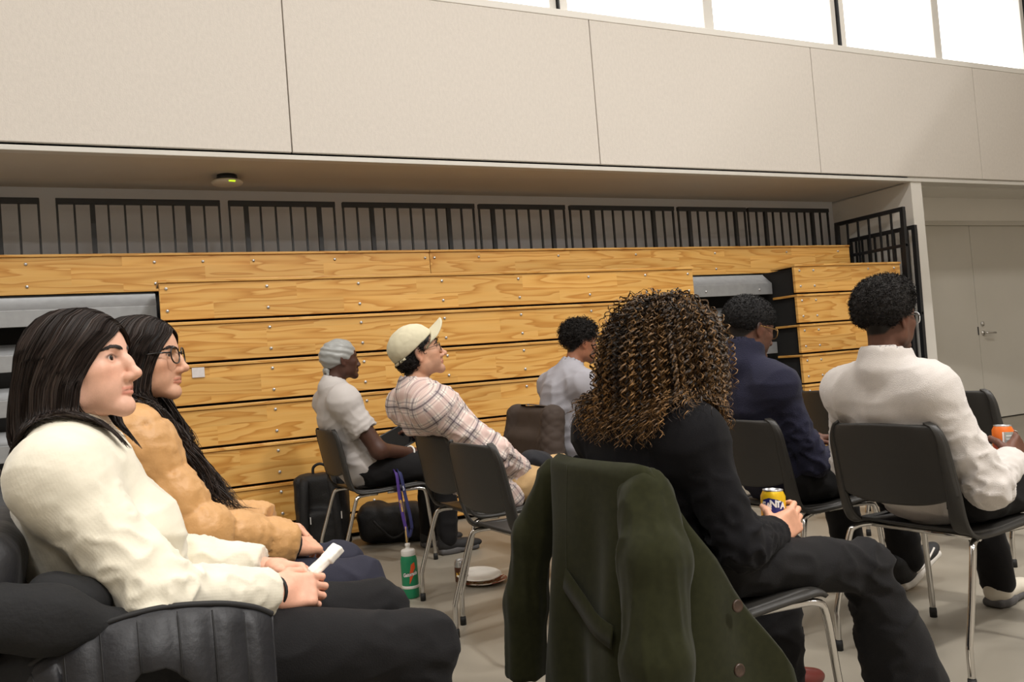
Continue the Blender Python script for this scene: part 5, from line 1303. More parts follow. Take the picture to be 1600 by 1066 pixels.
for yy in (-0.0435, ): MB().tube(spline([Vector(np.array([a[0], a[1], 0.02])+fr@np.array(p)) for p in ((-0.01, yy+0.003, 0.05), (0.06, yy, 0.040), (0.12, yy-0.001, 0.050), (0.19, yy+0.010, 0.058))], 5), 0.004, 6).build('side_stripe', M_solewhite, sneaker)
fuzz_hair(S7, r7, [ell(T(-0.012, 0, 0.044), (0.108, 0.084, 0.092), M_, k=0.02), ell(T(0.03, 0, 0.055), (0.072, 0.070, 0.066), M_, k=0.03)], 0.0035, (0.010, 0.009, 0.009), M_afro, 3000, 0.007, 7, 0.0022, 110, 0.0008, curl=0.003,
          cut=[rbox(T(0.125, 0, -0.06), (0.125, 0.2, 0.095), 0.008, M_@ry(-0.38), k=0.01, op=-1), rbox(T(-0.02, 0, -0.12), (0.2, 0.2, 0.085), 0.01, M_@ry(0.30), k=0.01, op=-1)])
glasses(S7, mat('gold_wire', srgb(190, 150, 90), 0.3, 0.9, var=0.03), r7, 0.0016, 0.0245, 0.0210, 2.4)

# ================================================================== man in the white fleece
S8 = dict(loc=(CH['P8'][0], CH['P8'][1], 0), rz=CH['P8'][2], skin=SK_DEEP2, hres=0.0034, w=0.96,
    label='man in white fleece pullover seen from behind at the right',
    J=dict(pelvis=(-0.06, 0, 0.57), chest=(-0.180, 0, 0.81), neck=(-0.230, 0, 0.978), head=(-0.203, 0, 1.140),
           rsh=(-0.215, -0.142, 0.892), lsh=(-0.215, 0.165, 0.895), rel=(-0.125, -0.245, 0.590), lel=(-0.10, 0.27, 0.63), rwr=(0.105, -0.195, 0.640), lwr=(0.14, 0.12, 0.61),
           rhip=(-0.04, -0.11, 0.55), lhip=(-0.04, 0.11, 0.55), rkn=(0.43, -0.17, 0.53), lkn=(0.44, 0.15, 0.53), ran=(0.46, -0.16, 0.09), lan=(0.54, 0.15, 0.09)),
    head=dict(s=0.93, rot=(-0.08, -0.02, 0), jaw=1.0, nose=0.98, nose_w=1.2, lip=1.2, scalp=(0.010, 0.008, 0.007), line=LINE_M, neck=1.02),
    rhand=dict(dir=(0.86, 0.12, 0.50), nrm=(0.15, -0.95, 0.18), curl=CURL_CAN, thumb=THUMB_CAN, res=0.003, s=1.0), lhand=dict(dir=(0.8, -0.5, 0), nrm=(0, 0.3, 0.9), res=0.005))
r8 = person('p8', S8); J = S8['J']; M_ = S8['Mh']; T = lambda *v: headpt(S8, *v)
col, cut = collar_ring(S8, 0.096, 0.088, 0.042, -0.012)
garment('fleece', S8, torso_prims(S8, 0.019)+arm_prims(S8, 'r', 0.020, 0.024)+arm_prims(S8, 'l', 0.020, 0.024)+col, 0.008, M_fleece, r8, 'shirt', 9.1, 0.8, [cut, cuff_cut(J, 'r', 0.98), cuff_cut(J, 'l', 0.97)])
seat_pants(S8, r8, M_blackpants, 0.022, 0.018, 8.0)
shoe(S8, 'l', M_whiteshoe, M_solegrey, r8, (1, 0.1, 0), 0, 0, 0.30); shoe(S8, 'r', M_whiteshoe, M_solegrey, r8, (1, -0.1, 0), 0, 0, 0.30)
fuzz_hair(S8, r8, [ell(T(-0.016, 0, 0.058), (0.104, 0.088, 0.088), M_, k=0.02), ell(T(0.030, 0.0, 0.092), (0.066, 0.068, 0.058), M_, k=0.03), ell(T(-0.035, 0, 0.020), (0.078, 0.080, 0.066), M_, k=0.03)], 0.0035, (0.011, 0.009, 0.008), M_afro, 4200, 0.009, 8, 0.0035, 95, 0.0008, curl=0.003,
          cut=[rbox(T(0.130, 0, -0.055), (0.125, 0.2, 0.095), 0.008, M_@ry(-0.40), k=0.01, op=-1), rbox(T(0.0, 0, -0.14), (0.2, 0.2, 0.085), 0.01, M_@ry(0.30), k=0.01, op=-1)])
glasses(S8, M_frameclear, r8, 0.0022, 0.0250, 0.0205, 2.8, M_framewire)

hd = S8['rhand']; fr8 = frame(hd['dir'], hd['nrm']); c8 = S8['J']['rwr']+fr8@np.array([0.108, 0.030, -0.010]); ax = unit(fr8@np.array([math.cos(0.5), 0, -math.sin(0.5)])); f2 = frame(ax, fr8[:, 1])
MB().tube([Vector(c8+f2[:, 1]*0.0105*math.cos(a)+f2[:, 2]*0.0105*math.sin(a)) for a in np.linspace(0, 2*math.pi, 18, endpoint=False)], 0.0018, 6, closed=True).build('ring', M_chrome, r8)

# ------------------------------------------------------------------ lettering
def text_mesh(body, size, shear=0.0, bold=0.0):
    cu = bpy.data.curves.new('lettering', 'FONT'); cu.body = body; cu.size = size; cu.align_x = 'CENTER'; cu.align_y = 'CENTER'; cu.shear = shear; cu.offset = bold; cu.resolution_u = 3
    o = bpy.data.objects.new('lettering', cu); COL.objects.link(o); bpy.context.view_layer.update()
    me = bpy.data.meshes.new_from_object(o.evaluated_get(bpy.context.evaluated_depsgraph_get()))
    bpy.data.objects.remove(o); V = np.array([v.co[:] for v in me.vertices]); F = [tuple(p.vertices) for p in me.polygons]; bpy.data.meshes.remove(me); return V, F
def wrap_text(name, body, size, r, zc, ang, m, parent, rot=0.0, shear=0.0, bold=0.0, sx=1.0):
    V, F = text_mesh(body, size, shear, bold); x = V[:, 0]*sx*math.cos(rot)-V[:, 1]*math.sin(rot); y = V[:, 0]*sx*math.sin(rot)+V[:, 1]*math.cos(rot)
    a = ang+x/r; W = np.stack([r*np.cos(a), r*np.sin(a), zc+y], 1); mb = MB(); mb.add(W, F); o = mb.build(name, m, parent); o['kind'] = 'stuff'; return o
def wrap_shape(name, pts, r, zc, ang, m, parent):
    bm = bmesh.new(); bm.faces.new([bm.verts.new((x, y, 0)) for x, y in pts]); bmesh.ops.triangulate(bm, faces=bm.faces[:])
    for _ in range(3): bmesh.ops.subdivide_edges(bm, edges=[e for e in bm.edges if e.calc_length() > 0.004], cuts=1, use_grid_fill=True); bmesh.ops.triangulate(bm, faces=bm.faces[:])
    bm.verts.ensure_lookup_table(); bm.verts.index_update()
    P = [Vector((r*math.cos(ang+v.co.x/r), r*math.sin(ang+v.co.x/r), zc+v.co.y)) for v in bm.verts]; F = [tuple(v.index for v in f.verts) for f in bm.faces]; bm.free()
    mb = MB(); mb.add(P, F); return mb.build(name, m, parent)
def cam_ang(x, y, rz=0.0): return math.atan2(-y, -x)-rz
M_alu = mat('brushed_aluminium', srgb(200, 200, 202), 0.28, 0.9, var=0.03)
def soda_can(loc, col, label, tilt=(0, 0, 0), base_z=0.0, name='soda_can', bands=()):
    c = empty(name, loc, 0, label, 'can', 'drink cans'); c.rotation_euler = tilt
    MB().lathe([(0.0, 0.006), (0.022, 0.0), (0.026, 0.002), (0.033, 0.012), (0.033, 0.104), (0.0265, 0.118)], 32).build('body', col, c)
    MB().lathe([(0.0265, 0.118), (0.0275, 0.1215), (0.0255, 0.122), (0.0245, 0.116), (0.0, 0.1155)], 32).build('lid', M_alu, c)
    MB().box(-0.004, 0.018, -0.008, 0.008, 0.1165, 0.1195, 0.001).build('pull_tab', M_alu, c)
    for z0, z1, m in bands: MB().lathe([(0.0332, z0), (0.0334, z0+0.0005), (0.0334, z1-0.0005), (0.0332, z1)], 32).build('printed_band', m, c)
    return c
M_yel = mat('yellow_can_print', srgb(236, 190, 28), 0.3, 0.3, var=0.03); M_blu = mat('blue_print', srgb(36, 40, 110), 0.4, var=0.03); M_wht = mat('white_print', srgb(236, 234, 232), 0.5, var=0.02)
M_orgp = mat('orange_print', srgb(226, 110, 30), 0.35, var=0.04); M_grnp = mat('green_print', srgb(40, 120, 70), 0.4, var=0.03)
def in_chair(ch, p):
    x, y, rz = ch; c, s = math.cos(rz), math.sin(rz); return (x+c*p[0]-s*p[1], y+s*p[0]+c*p[1], p[2])
def held_can(S, ch):
    h = S['rhand']; fr = frame(h['dir'], h['nrm']); s = h['s']; w = S['J']['rwr']
    return w+fr[:, 0]*0.066*s-fr[:, 2]*0.047*s, fr
# yellow can
cc, fr = held_can(S6, CH['P6']); p = in_chair(CH['P6'], cc-np.array([0.012, -0.008, 0.032])); ang = cam_ang(p[0], p[1])
fc = soda_can(p, M_yel, 'yellow soda can with blue lettering in the hand of the curly haired woman', (0.0, 0.06, 0))
wrap_shape('blue_shield', [(-0.030, 0.020), (-0.012, 0.026), (0.010, 0.022), (0.030, 0.014), (0.030, -0.008), (0.022, -0.030), (0.0, -0.034), (-0.022, -0.030), (-0.032, -0.006)][::-1], 0.0336, 0.076, ang, M_blu, fc)
for i, ch_ in enumerate('FANTA'):
    wrap_text('lettering', ch_, 0.023 if i != 2 else 0.026, 0.0346, 0.083+(-0.001, -0.003, 0.003, 0.002, -0.002)[i], ang+(-0.0265+0.0132*i)/0.0342, M_wht, fc, bold=0.0011)
wrap_shape('orange_slice', [(0.009*math.cos(a), 0.009*math.sin(a)) for a in np.linspace(0, 6.0, 14)], 0.0340, 0.047, ang-0.55, M_orgp, fc)
wrap_shape('leaf', [(0.006*math.cos(a), 0.004*math.sin(a)) for a in np.linspace(0, 6.0, 10)], 0.0341, 0.050, ang+0.2, M_grnp, fc)
# orange can
cc, fr = held_can(S8, CH['P8']); p = in_chair(CH['P8'], cc-np.array([0, 0, 0.040])); ang = cam_ang(p[0], p[1])
oc = soda_can(p, M_orgp, 'orange and silver soda can in the hand of the white fleece man', (0, 0.05, 0))
wrap_shape('silver_panel', [(0.004, -0.045), (0.04, -0.045), (0.04, 0.04), (0.004, 0.04)], 0.0335, 0.060, ang, mat('silver_print', srgb(176, 182, 178), 0.35, 0.4, var=0.05), oc)
for k in range(5): wrap_shape('text_line', [(0.009, -0.002), (0.030, -0.002), (0.030, 0.001), (0.009, 0.001)], 0.0338, 0.088-0.011*k, ang, M_wht, oc)
wrap_shape('white_stripe', [(-0.002, -0.045), (0.003, -0.045), (0.003, 0.04), (-0.002, 0.04)], 0.0336, 0.060, ang, M_wht, oc)
wrap_shape('emblem', [(0.010*math.cos(a), 0.016*math.sin(a)) for a in np.linspace(0, 6.0, 14)], 0.0336, 0.060, ang-0.75, mat('red_print', srgb(190, 60, 30), 0.4, var=0.03), oc)
# root beer can on the floor
M_brn = mat('brown_print', srgb(82, 48, 30), 0.35, 0.2, var=0.04); p = (1.515, 3.99, 0.0); ang = cam_ang(p[0], p[1])
bc = soda_can(p, M_alu, 'brown and silver soda can standing on the floor beside the paper plates', bands=[(0.014, 0.088, M_brn)])
wrap_text('lettering', 'A&W', 0.028, 0.0340, 0.056, ang, mat('gold_print', srgb(226, 176, 60), 0.4, var=0.03), bc, 0.18, bold=0.001)
# ------------------------------------------------------------------ sports bottle
M_green = mat('green_bottle_plastic', srgb(24, 128, 86), 0.35, var=0.04); M_whitep = mat('white_cap_plastic', srgb(228, 224, 218), 0.4, var=0.02)
bx, by = 1.225, 3.93; ang = cam_ang(bx, by)
sb = empty('sports_bottle', (bx, by, 0), 0, 'green squeeze bottle with white cap standing on the floor', 'bottle')
MB().lathe([(0, 0), (0.036, 0), (0.040, 0.006), (0.0405, 0.04), (0.0405, 0.175), (0.039, 0.190), (0.034, 0.203), (0.033, 0.206)], 36).build('bottle_body', M_green, sb)
MB().lathe([(0.0408, 0.048), (0.0414, 0.049), (0.0414, 0.061), (0.0408, 0.062)], 36).build('white_ring', M_whitep, sb)
MB().lathe([(0.034, 0.203), (0.0345, 0.205), (0.0345, 0.226), (0.030, 0.232), (0.012, 0.236), (0.010, 0.246), (0.013, 0.249), (0.012, 0.260), (0.0, 0.261)], 36).build('cap', M_whitep, sb)
wrap_shape('bolt', [(0.022, 0.062), (0.004, 0.052), (-0.004, 0.012), (0.004, 0.012), (-0.008, -0.040), (0.020, 0.012), (0.012, 0.016), (0.026, 0.034)], 0.0411, 0.112, ang+0.12, mat('orange_bolt', srgb(224, 84, 36), 0.4, var=0.03), sb)
wrap_text('lettering_edge', 'Gatorade', 0.0245, 0.0413, 0.118, ang+0.04, M_blackband, sb, 0.12, 0.3, 0.0022, 0.80)
wrap_text('lettering', 'Gatorade', 0.0245, 0.0417, 0.118, ang+0.04, M_wht, sb, 0.12, 0.3, 0.0009, 0.80)
# ------------------------------------------------------------------ paper plates
M_plate = mat('paper_plate', srgb(228, 222, 212), 0.7, var=0.03, vscale=30)
def plate_mat():
    m = mat('sauced_plate', srgb(226, 216, 202), 0.6); nt = m.node_tree; n = nt.nodes.new('ShaderNodeTexNoise'); n.inputs['Scale'].default_value = 22; tc = nt.nodes.new('ShaderNodeTexCoord'); nt.links.new(tc.outputs['Object'], n.inputs['Vector'])
    r = nt.nodes.new('ShaderNodeValToRGB'); r.color_ramp.elements[0].position = 0.50; r.color_ramp.elements[0].color = srgb(226, 216, 202); r.color_ramp.elements[1].position = 0.56; r.color_ramp.elements[1].color = srgb(140, 62, 28)
    nt.links.new(n.outputs['Fac'], r.inputs[0]); nt.links.new(r.outputs[0], nt.nodes['Principled BSDF'].inputs['Base Color']); return m
prof = [(0, 0.004), (0.072, 0.004), (0.078, 0.008), (0.098, 0.016), (0.112, 0.017), (0.114, 0.0155), (0.098, 0.0135), (0.08, 0.005), (0.073, 0.0), (0, 0.0)]
p1 = MB().lathe(prof, 40).build('paper_plate', plate_mat()); p1.location = (1.615, 3.93, 0.001); tag(p1, 'sauce stained paper plate lying on the floor under another plate', 'plate', 'used paper plates')
p2 = MB().lathe(prof, 40).build('paper_plate', M_plate); p2.location = (1.592, 3.945, 0.030); p2.rotation_euler = (0.10, -0.02, 0.3); tag(p2, 'upper white paper plate tilted on the stained plate', 'plate', 'used paper plates')
# ------------------------------------------------------------------ folded napkin in the near woman's hands
a, b = in_chair(CH['P1'], (0.268, -0.035, 0.632)), in_chair(CH['P1'], (0.356, -0.020, 0.694))
fr = frame(np.array(b)-np.array(a), (-0.5, -0.4, 0.7)); Ln = float(np.linalg.norm(np.array(b)-np.array(a)))
V, Q = mesh_sdf([rbox(V3(*lerp(a, b, 0.40)), (Ln*0.42, 0.016, 0.006), 0.005, fr, k=0.01), rbox(V3(*lerp(a, b, 0.84)), (Ln*0.19, 0.017, 0.009), 0.003, fr@rz_(0.06), k=0.004), rbox(V3(*lerp(a, b, 0.55))+fr[:, 2]*0.006, (Ln*0.30, 0.013, 0.004), 0.003, fr@rz_(-0.08), k=0.003)], 0.002)
V = V+vnormals(V, Q)*(0.0012*fbm(V*60, 2))[:, None].astype(np.float32)
tag(np_mesh('folded_napkin', V, Q, mat('tissue_paper', srgb(238, 232, 222), 0.85, var=0.02)), 'folded white napkin held by the woman in the cream sweater', 'napkin')
# ------------------------------------------------------------------ tablet, lanyard, lap garment of the row behind
tb = empty('tablet_computer', in_chair(CH['P3'], (0.165, 0.02, 0.700)), CH['P3'][2], 'black tablet held on the lap of the man with the head wrap', 'tablet')
MB().box(-0.105, 0.105, -0.006, 0.006, -0.070, 0.070, 0.004).build('case', M_black, tb); MB().box(-0.098, 0.098, -0.0075, -0.0065, -0.063, 0.063).build('screen', mat('dark_glass', srgb(14, 14, 16), 0.1, var=0.02), tb)
tb.rotation_euler = (-0.5, -0.35, CH['P3'][2]+0.15)
M_purple = mat('purple_webbing', srgb(70, 44, 120), 0.7, bump=0.2, bscale=300, var=0.05); M_navyweb = mat('navy_webbing', srgb(34, 38, 84), 0.7, bump=0.2, bscale=300, var=0.05)
ly = empty('lanyard', in_chair(CH['P3'], (0.055, -0.25, 0.40)), CH['P3'][2], 'purple and navy printed lanyard hanging beside the black trousers', 'lanyard')
def strap(name, pts, wd, m, parent, nrm=(0.3, -1, 0)):
    pts = [np.asarray(p, float) for p in spline(pts, 6)]; G = np.zeros((len(pts), 3, 3)); n = unit(nrm)
    for i, p in enumerate(pts):
        t = unit(pts[min(i+1, len(pts)-1)]-pts[max(i-1, 0)]); s = unit(np.cross(t, n))
        for j in range(3): G[i, j] = p+s*wd*(j-1)/2
    return shell(name, G, 0.002, m, parent)
st1 = strap('purple_strap', [(-0.02, 0.05, 0.135), (-0.018, 0, 0.12), (-0.012, -0.004, 0.0), (0.0, -0.004, -0.12), (0.015, 0, -0.20)], 0.022, M_purple, ly)
st2 = strap('navy_strap', [(0.0, 0.05, 0.135), (0.004, 0.0, 0.12), (0.02, -0.008, 0.0), (0.04, -0.008, -0.12), (0.05, 0, -0.20)], 0.022, M_navyweb, ly)
strap('lanyard_tail', [(0.015, 0, -0.19), (0.03, 0, -0.24), (0.05, 0, -0.19)], 0.02, M_navyweb, ly)
MB().tube([(0.01, 0, -0.18), (0.012, 0, -0.26), (0.018, 0, -0.34)], 0.005, 6).build('cord', mat('gold_cord', srgb(150, 120, 70), 0.6, var=0.1), ly)
def flat_text(body, size, m, parent, M, bold=0.0):
    V, F = text_mesh(body, size, 0, bold); mb = MB(); mb.add([M @ Vector(v) for v in V], F); o = mb.build('lettering', m, parent); o['kind'] = 'stuff'; return o
def along(p, tdir, nrm):
    t = unit(tdir); n = unit(np.asarray(nrm, float)-t*np.dot(nrm, t)); u = np.cross(n, t)
    return Matrix(((t[0], u[0], n[0], p[0]), (t[1], u[1], n[1], p[1]), (t[2], u[2], n[2], p[2]), (0, 0, 0, 1)))
flat_text('MMA', 0.019, mat('gold_thread', srgb(214, 176, 70), 0.6, var=0.03), ly, along((-0.0155, -0.0055, 0.06), (0.05, 0, -1), (0.3, -1, 0)), 0.0004)
flat_text('@COMM', 0.017, MATS['gold_thread'], ly, along((-0.006, -0.0072, -0.06), (0.10, 0, -1), (0.3, -1, 0)), 0.0004)
flat_text('Queen\'s', 0.015, M_wht, ly, along((0.013, -0.0085, 0.05), (0.13, -0.06, -1), (0.3, -1, 0)), 0.0002)
V, Q = mesh_sdf([ell((0.0, 0, 0.0), (0.075, 0.085, 0.050), k=0.03), ell((0.05, 0.02, -0.02), (0.06, 0.07, 0.035), k=0.03), ell((-0.04, -0.03, 0.02), (0.04, 0.05, 0.035), k=0.03)], 0.007)
V = V+vnormals(V, Q)*(0.014*(0.3-np.abs(pnoise(V*16))))[:, None].astype(np.float32)
o = np_mesh('folded_garment', V, Q, mat('black_fabric', srgb(20, 20, 26), 0.85, var=0.1)); o.location = in_chair(CH['P4'], (0.19, -0.10, 0.625)); tag(o, 'crumpled black garment on the lap of the plaid shirt man', 'garment')
# ------------------------------------------------------------------ bags by the bleachers
M_bag = mat('black_bag_nylon', srgb(22, 22, 24), 0.6, bump=0.3, bscale=160, var=0.1, vscale=12)
def soft(name, prims, res, m, parent, amp=0.012, fr_=9, seed=0):
    V, Q = mesh_sdf(prims, res); V = V+vnormals(V, Q)*(amp*(fbm(V*fr_+seed, 2)+0.5*(0.3-np.abs(pnoise(V*fr_*1.7+seed)))))[:, None].astype(np.float32); return np_mesh(name, V, Q, m, parent)
bp = empty('backpack', (1.13, 5.36, 0), -0.35, 'black backpack standing upright on the floor against the bleachers', 'bag')
soft('pack_body', [rbox((0, 0, 0.25), (0.165, 0.09, 0.245), 0.05, k=0.03), rbox((0.0, -0.085, 0.15), (0.13, 0.05, 0.13), 0.04, k=0.03)], 0.009, M_bag, bp, 0.010)
strap('shoulder_strap', [(-0.085, -0.05, 0.49), (-0.09, -0.112, 0.44), (-0.095, -0.148, 0.25), (-0.10, -0.152, 0.06)], 0.055, M_bag, bp, (0, -1, 0.2))
strap('shoulder_strap', [(0.075, -0.05, 0.49), (0.085, -0.112, 0.44), (0.105, -0.148, 0.25), (0.115, -0.152, 0.06)], 0.055, M_bag, bp, (0, -1, 0.2))
MB().tube(spline([(-0.045, 0.0, 0.485), (-0.04, 0, 0.535), (0, 0, 0.555), (0.04, 0, 0.535), (0.05, 0, 0.485)], 5), 0.009, 8).build('top_handle', M_bag, bp)
for xx, zz in ((-0.055, 0.225), (0.135, 0.245)): MB().box(xx-0.003, xx+0.003, -0.163, -0.157, zz-0.022, zz+0.022).build('reflective_tab', M_wht, bp)
bg = empty('duffel_bag', (1.58, 5.33, 0), -0.35, 'black soft bag lying on the floor under the chair of the head wrap man', 'bag')
soft('bag_body', [rbox((0, 0, 0.125), (0.22, 0.12, 0.115), 0.07, k=0.03), ell((0.16, -0.04, 0.10), (0.10, 0.11, 0.10), k=0.04), ell((-0.12, 0.0, 0.17), (0.10, 0.10, 0.09), k=0.04)], 0.010, M_bag, bg, 0.03, 7, 3)
MB().tube(spline([(-0.12, -0.13, 0.16), (-0.08, -0.16, 0.12), (0.0, -0.17, 0.05), (0.10, -0.155, 0.10), (0.14, -0.12, 0.17)], 5), 0.008, 6).build('carry_strap', M_bag, bg)
# ------------------------------------------------------------------ olive coat over the chair back
M_olive = mat('olive_wool', srgb(38, 39, 22), 0.95, bump=0.0, var=0.14, vscale=60, sheen=0.07, spec=0.1)
M_hornb = mat('horn_button', srgb(62, 46, 36), 0.35, var=0.2, vscale=60)
x, y, rz = CH['P6']; ct = empty('wool_coat', (x, y, 0), rz, 'olive green wool coat draped over the chair back behind the curly haired woman', 'coat')
topc = [(-0.272, 0.225), (-0.325, 0.18), (-0.342, 0.08), (-0.345, -0.03), (-0.338, -0.13), (-0.318, -0.205), (-0.262, -0.245), (-0.17, -0.258), (-0.07, -0.262)]
botc = [(-0.360, 0.200), (-0.392, 0.165), (-0.402, 0.08), (-0.385, -0.03), (-0.405, -0.14), (-0.385, -0.24), (-0.300, -0.315), (-0.14, -0.33), (0.02, -0.30)]
tp = [np.array(p) for p in spline([(a, b, 0) for a, b in topc], 6)]; bt = [np.array(p) for p in spline([(a, b, 0) for a, b in botc], 6)]
nu = len(tp); nv = 34; G = np.zeros((nv, nu, 3))
for j in range(nu):
    u = j/(nu-1); z0 = np.interp(u, [0, 0.08, 0.62, 0.72, 0.86, 1.0], [0.800, 0.822, 0.822, 0.79, 0.60, 0.33]); z1 = np.interp(u, [0, 0.1, 0.3, 0.7, 1.0], [0.24, 0.20, 0.16, 0.14, 0.16])
    for i in range(nv):
        v = i/(nv-1)
        if v < 0.08:      # over the top of the chair
            e = v/0.08; g_ = float(smoothstep(0.72, 0.55, np.array(u))); z = z0-0.045*(1-e)**2*g_+0.012*math.sin(e*math.pi)*g_; pxy = tp[j]+np.array([0.085, 0, 0])*(1-e)*g_+np.array([0.008*(1-e), 0.012*(1-e), 0])*(1-g_)
        else:
            e = (v-0.08)/0.92; z = z0+(z1-z0)*e; w_ = (0.80-z)/0.62; pxy = tp[j]*(1-w_)+bt[j]*w_
            f = 0.016*math.sin(u*22+1.3*math.sin(z*6))*min(1, max(0, w_)*1.3)+0.008*math.sin(u*41+z*5)*max(0, w_); d = unit(tp[min(j+1, nu-1)]-tp[max(j-1, 0)]); pxy = pxy+np.array([d[1], -d[0], 0])*(-f)
        G[i, j] = (pxy[0], pxy[1], z)
shell('coat_body', G, 0.009, M_olive, ct)
def sleeve(pts, rs_, seed):
    P = [cone(pts[i], pts[i+1], rs_[i], rs_[i+1], k=0.03) for i in range(len(pts)-1)]; e = unit(np.array(pts[-1])-np.array(pts[-2]))
    P.append(rbox(np.array(pts[-1])+e*0.045, (0.05, 0.12, 0.12), 0.004, frame(e, (1, 0, 0)), k=0.01, op=-1))
    V, Q = mesh_sdf(P, 0.006); V = relax(V, Q, 1); V = V+vnormals(V, Q)*(0.010*fbm(V*np.array([13, 13, 1.6])+seed, 2)+0.016*(0.3-np.abs(pnoise(V*np.array([22, 22, 2.2])+seed))))[:, None].astype(np.float32)
    return np_mesh('sleeve', V, Q, M_olive, ct)
sleeve([(-0.300, 0.215, 0.765), (-0.345, 0.275, 0.60), (-0.375, 0.300, 0.42), (-0.395, 0.300, 0.215)], [0.050, 0.055, 0.056, 0.056], 1.0)
sleeve([(-0.290, -0.190, 0.752), (-0.330, -0.255, 0.62), (-0.365, -0.290, 0.42), (-0.385, -0.300, 0.12)], [0.066, 0.074, 0.075, 0.072], 4.0)
strap('belt', [(-0.362, 0.125, 0.545), (-0.378, 0.06, 0.525), (-0.388, -0.02, 0.490), (-0.400, -0.10, 0.458), (-0.402, -0.17, 0.445)], 0.055, M_olive, ct, (-1, 0, 0.1))
MB().tube([Vector(G[i, 13]+np.array([-0.0035, 0, 0])) for i in range(3, 17)], 0.0022, 5).build('back_seam', M_olive, ct)
for (bx_, by_, bz_) in ((-0.155, -0.302, 0.500), (-0.190, -0.330, 0.372)):
    MB().lathe([(0.0, 0.002), (0.006, 0.002), (0.010, 0.004), (0.0135, 0.006), (0.015, 0.003), (0.0145, 0.0), (0.0, 0.0)], 20, M=Matrix.Translation((bx_, by_-0.012, bz_)) @ Matrix.Rotation(math.pi/2, 4, 'X')).build('button', M_hornb, ct)
# ------------------------------------------------------------------ brown quilted jacket on the next row
M_brown = mat('brown_quilted_nylon', srgb(58, 46, 38), 0.8, bump=0.05, bscale=200, var=0.05, vscale=10)
x, y, rz = CH['P5']; bj = empty('quilted_jacket', (x, y, 0), rz, 'brown quilted jacket hung over the chair of the grey shirt man', 'jacket')
V, Q = mesh_sdf([rbox((-0.305, 0, 0.66), (0.055, 0.265, 0.185), 0.05, frame((1, 0, -0.15), (0, 0, 1)), k=0.04), rbox((-0.34, 0, 0.48), (0.045, 0.275, 0.22), 0.045, k=0.05), cone((-0.31, 0.225, 0.79), (-0.345, 0.265, 0.40), 0.055, 0.060, k=0.04), cone((-0.31, -0.225, 0.79), (-0.345, -0.265, 0.40), 0.055, 0.060, k=0.04)], 0.009)
N_ = vnormals(V, Q); q = np.abs(np.sin((V[:, 2]+V[:, 1])*math.pi/0.06))**0.5*np.abs(np.sin((V[:, 2]-V[:, 1])*math.pi/0.06))**0.5
V = V+N_*(0.005*(q-0.5)*smoothstep(0.16, 0.22, np.abs(V[:, 1]))+0.006*fbm(V*6, 2))[:, None].astype(np.float32); np_mesh('jacket_body', V, Q, M_brown, bj)
strap('collar_trim', [(-0.25, 0.24, 0.835), (-0.30, 0.12, 0.852), (-0.31, -0.05, 0.850), (-0.29, -0.22, 0.84)], 0.03, M_brown, bj, (0, 0, 1))
# ------------------------------------------------------------------ black puffer jacket around the nearest woman
M_puff = mat('black_puffer_nylon', srgb(22, 22, 26), 0.55, bump=0.15, bscale=70, var=0.08, vscale=10, sheen=0.02)
M_lining = mat('black_lining', srgb(10, 10, 12), 0.85, bump=0.15, bscale=120, var=0.1)
x, y, rz = CH['P1']; pj = empty('puffer_jacket', (x, y, 0), rz, 'black quilted puffer jacket draped over the chair around the woman in the cream sweater', 'jacket')
edge = [np.array(p) for p in spline([(-0.47, -0.27, 0.34), (-0.37, -0.285, 0.50), (-0.275, -0.300, 0.612), (-0.17, -0.318, 0.675), (-0.055, -0.326, 0.698), (0.05, -0.318, 0.688), (0.12, -0.300, 0.665), (0.160, -0.285, 0.640)], 12)]
el = np.concatenate([[0], np.cumsum([np.linalg.norm(edge[i+1]-edge[i]) for i in range(len(edge)-1)])]); nv = 26; G = np.zeros((nv, len(edge), 3)); SP = 0.062
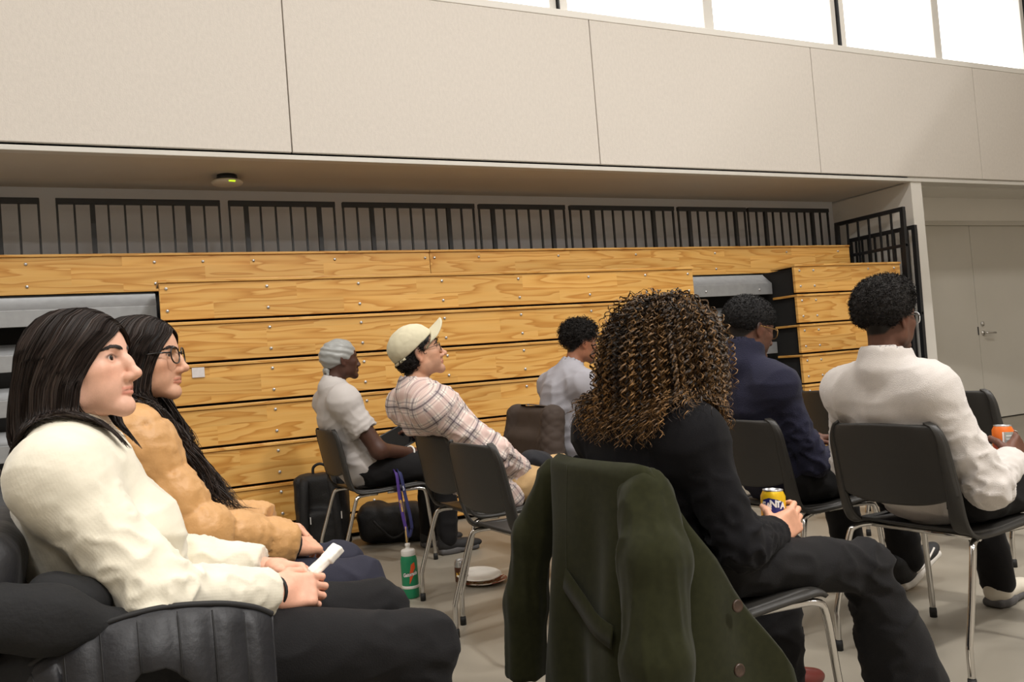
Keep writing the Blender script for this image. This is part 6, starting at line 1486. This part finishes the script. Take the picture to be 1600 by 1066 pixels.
for j, p in enumerate(edge):
    t = unit(edge[min(j+1, len(edge)-1)]-edge[max(j-1, 0)]); dn = unit(np.array([0.25*(0.02-p[0]) if p[0] > -0.2 else 0.32, 0, -1.0]))
    dep = 0.085+0.75*max(0.0, abs(p[0]+0.055)-0.02)
    for i in range(nv):
        v = i/(nv-1); q = abs(math.sin(math.pi*el[j]/SP))**0.55; n_ = float(pnoise(np.array([[el[j]*24, v*dep*16, 1.0]]))[0]); n2 = float(pnoise(np.array([[el[j]*60, v*dep*14, 5.0]]))[0])
        bul = (0.013*q+0.007*n_*q+0.005*n2*(1.15-q))*min(1.0, v*9)+0.045*math.sin(min(1.0, v*0.9)*math.pi*0.62)
        G[i, j] = p+dn*dep*v+np.array([0, -1, 0])*bul
shell('front_panel', G, 0.010, M_puff, pj)
for q0 in np.arange(SP*2, el[-1]-0.02, SP):
    j = int(np.searchsorted(el, q0)); MB().tube([Vector(G[i, j]+np.array([0, -0.0065, 0])) for i in range(1, nv)], 0.0016, 5).build('quilt_seam', M_blackband, pj)
MB().tube([Vector(p+np.array([0, -0.004, 0.004])) for p in edge], 0.0058, 6).build('zip', M_blackband, pj)
soft('lining', [rbox((-0.09, -0.285, 0.50), (0.21, 0.022, 0.14), 0.02, k=0.03), rbox((-0.22, -0.255, 0.62), (0.07, 0.05, 0.16), 0.045, frame((1, 0, -0.35), (0, 0, 1)), k=0.04)], 0.009, M_lining, pj, 0.012, 10)
soft('back_drape', [rbox((-0.335, -0.02, 0.62), (0.05, 0.27, 0.24), 0.05, frame((1, 0, -0.12), (0, 0, 1)), k=0.04), cone((-0.335, -0.26, 0.78), (-0.335, 0.26, 0.80), 0.065, 0.065, k=0.05), cone((-0.36, 0.20, 0.80), (-0.38, 0.26, 0.90), 0.07, 0.06, k=0.05)], 0.009, M_puff, pj, 0.012, 7, 2)
soft('hood', [cone((-0.315, -0.30, 0.74), (-0.20, -0.305, 0.705), 0.055, 0.050, k=0.04), cone((-0.20, -0.305, 0.705), (-0.08, -0.29, 0.665), 0.050, 0.028, k=0.04)], 0.007, M_lining, pj, 0.010, 10, 5)
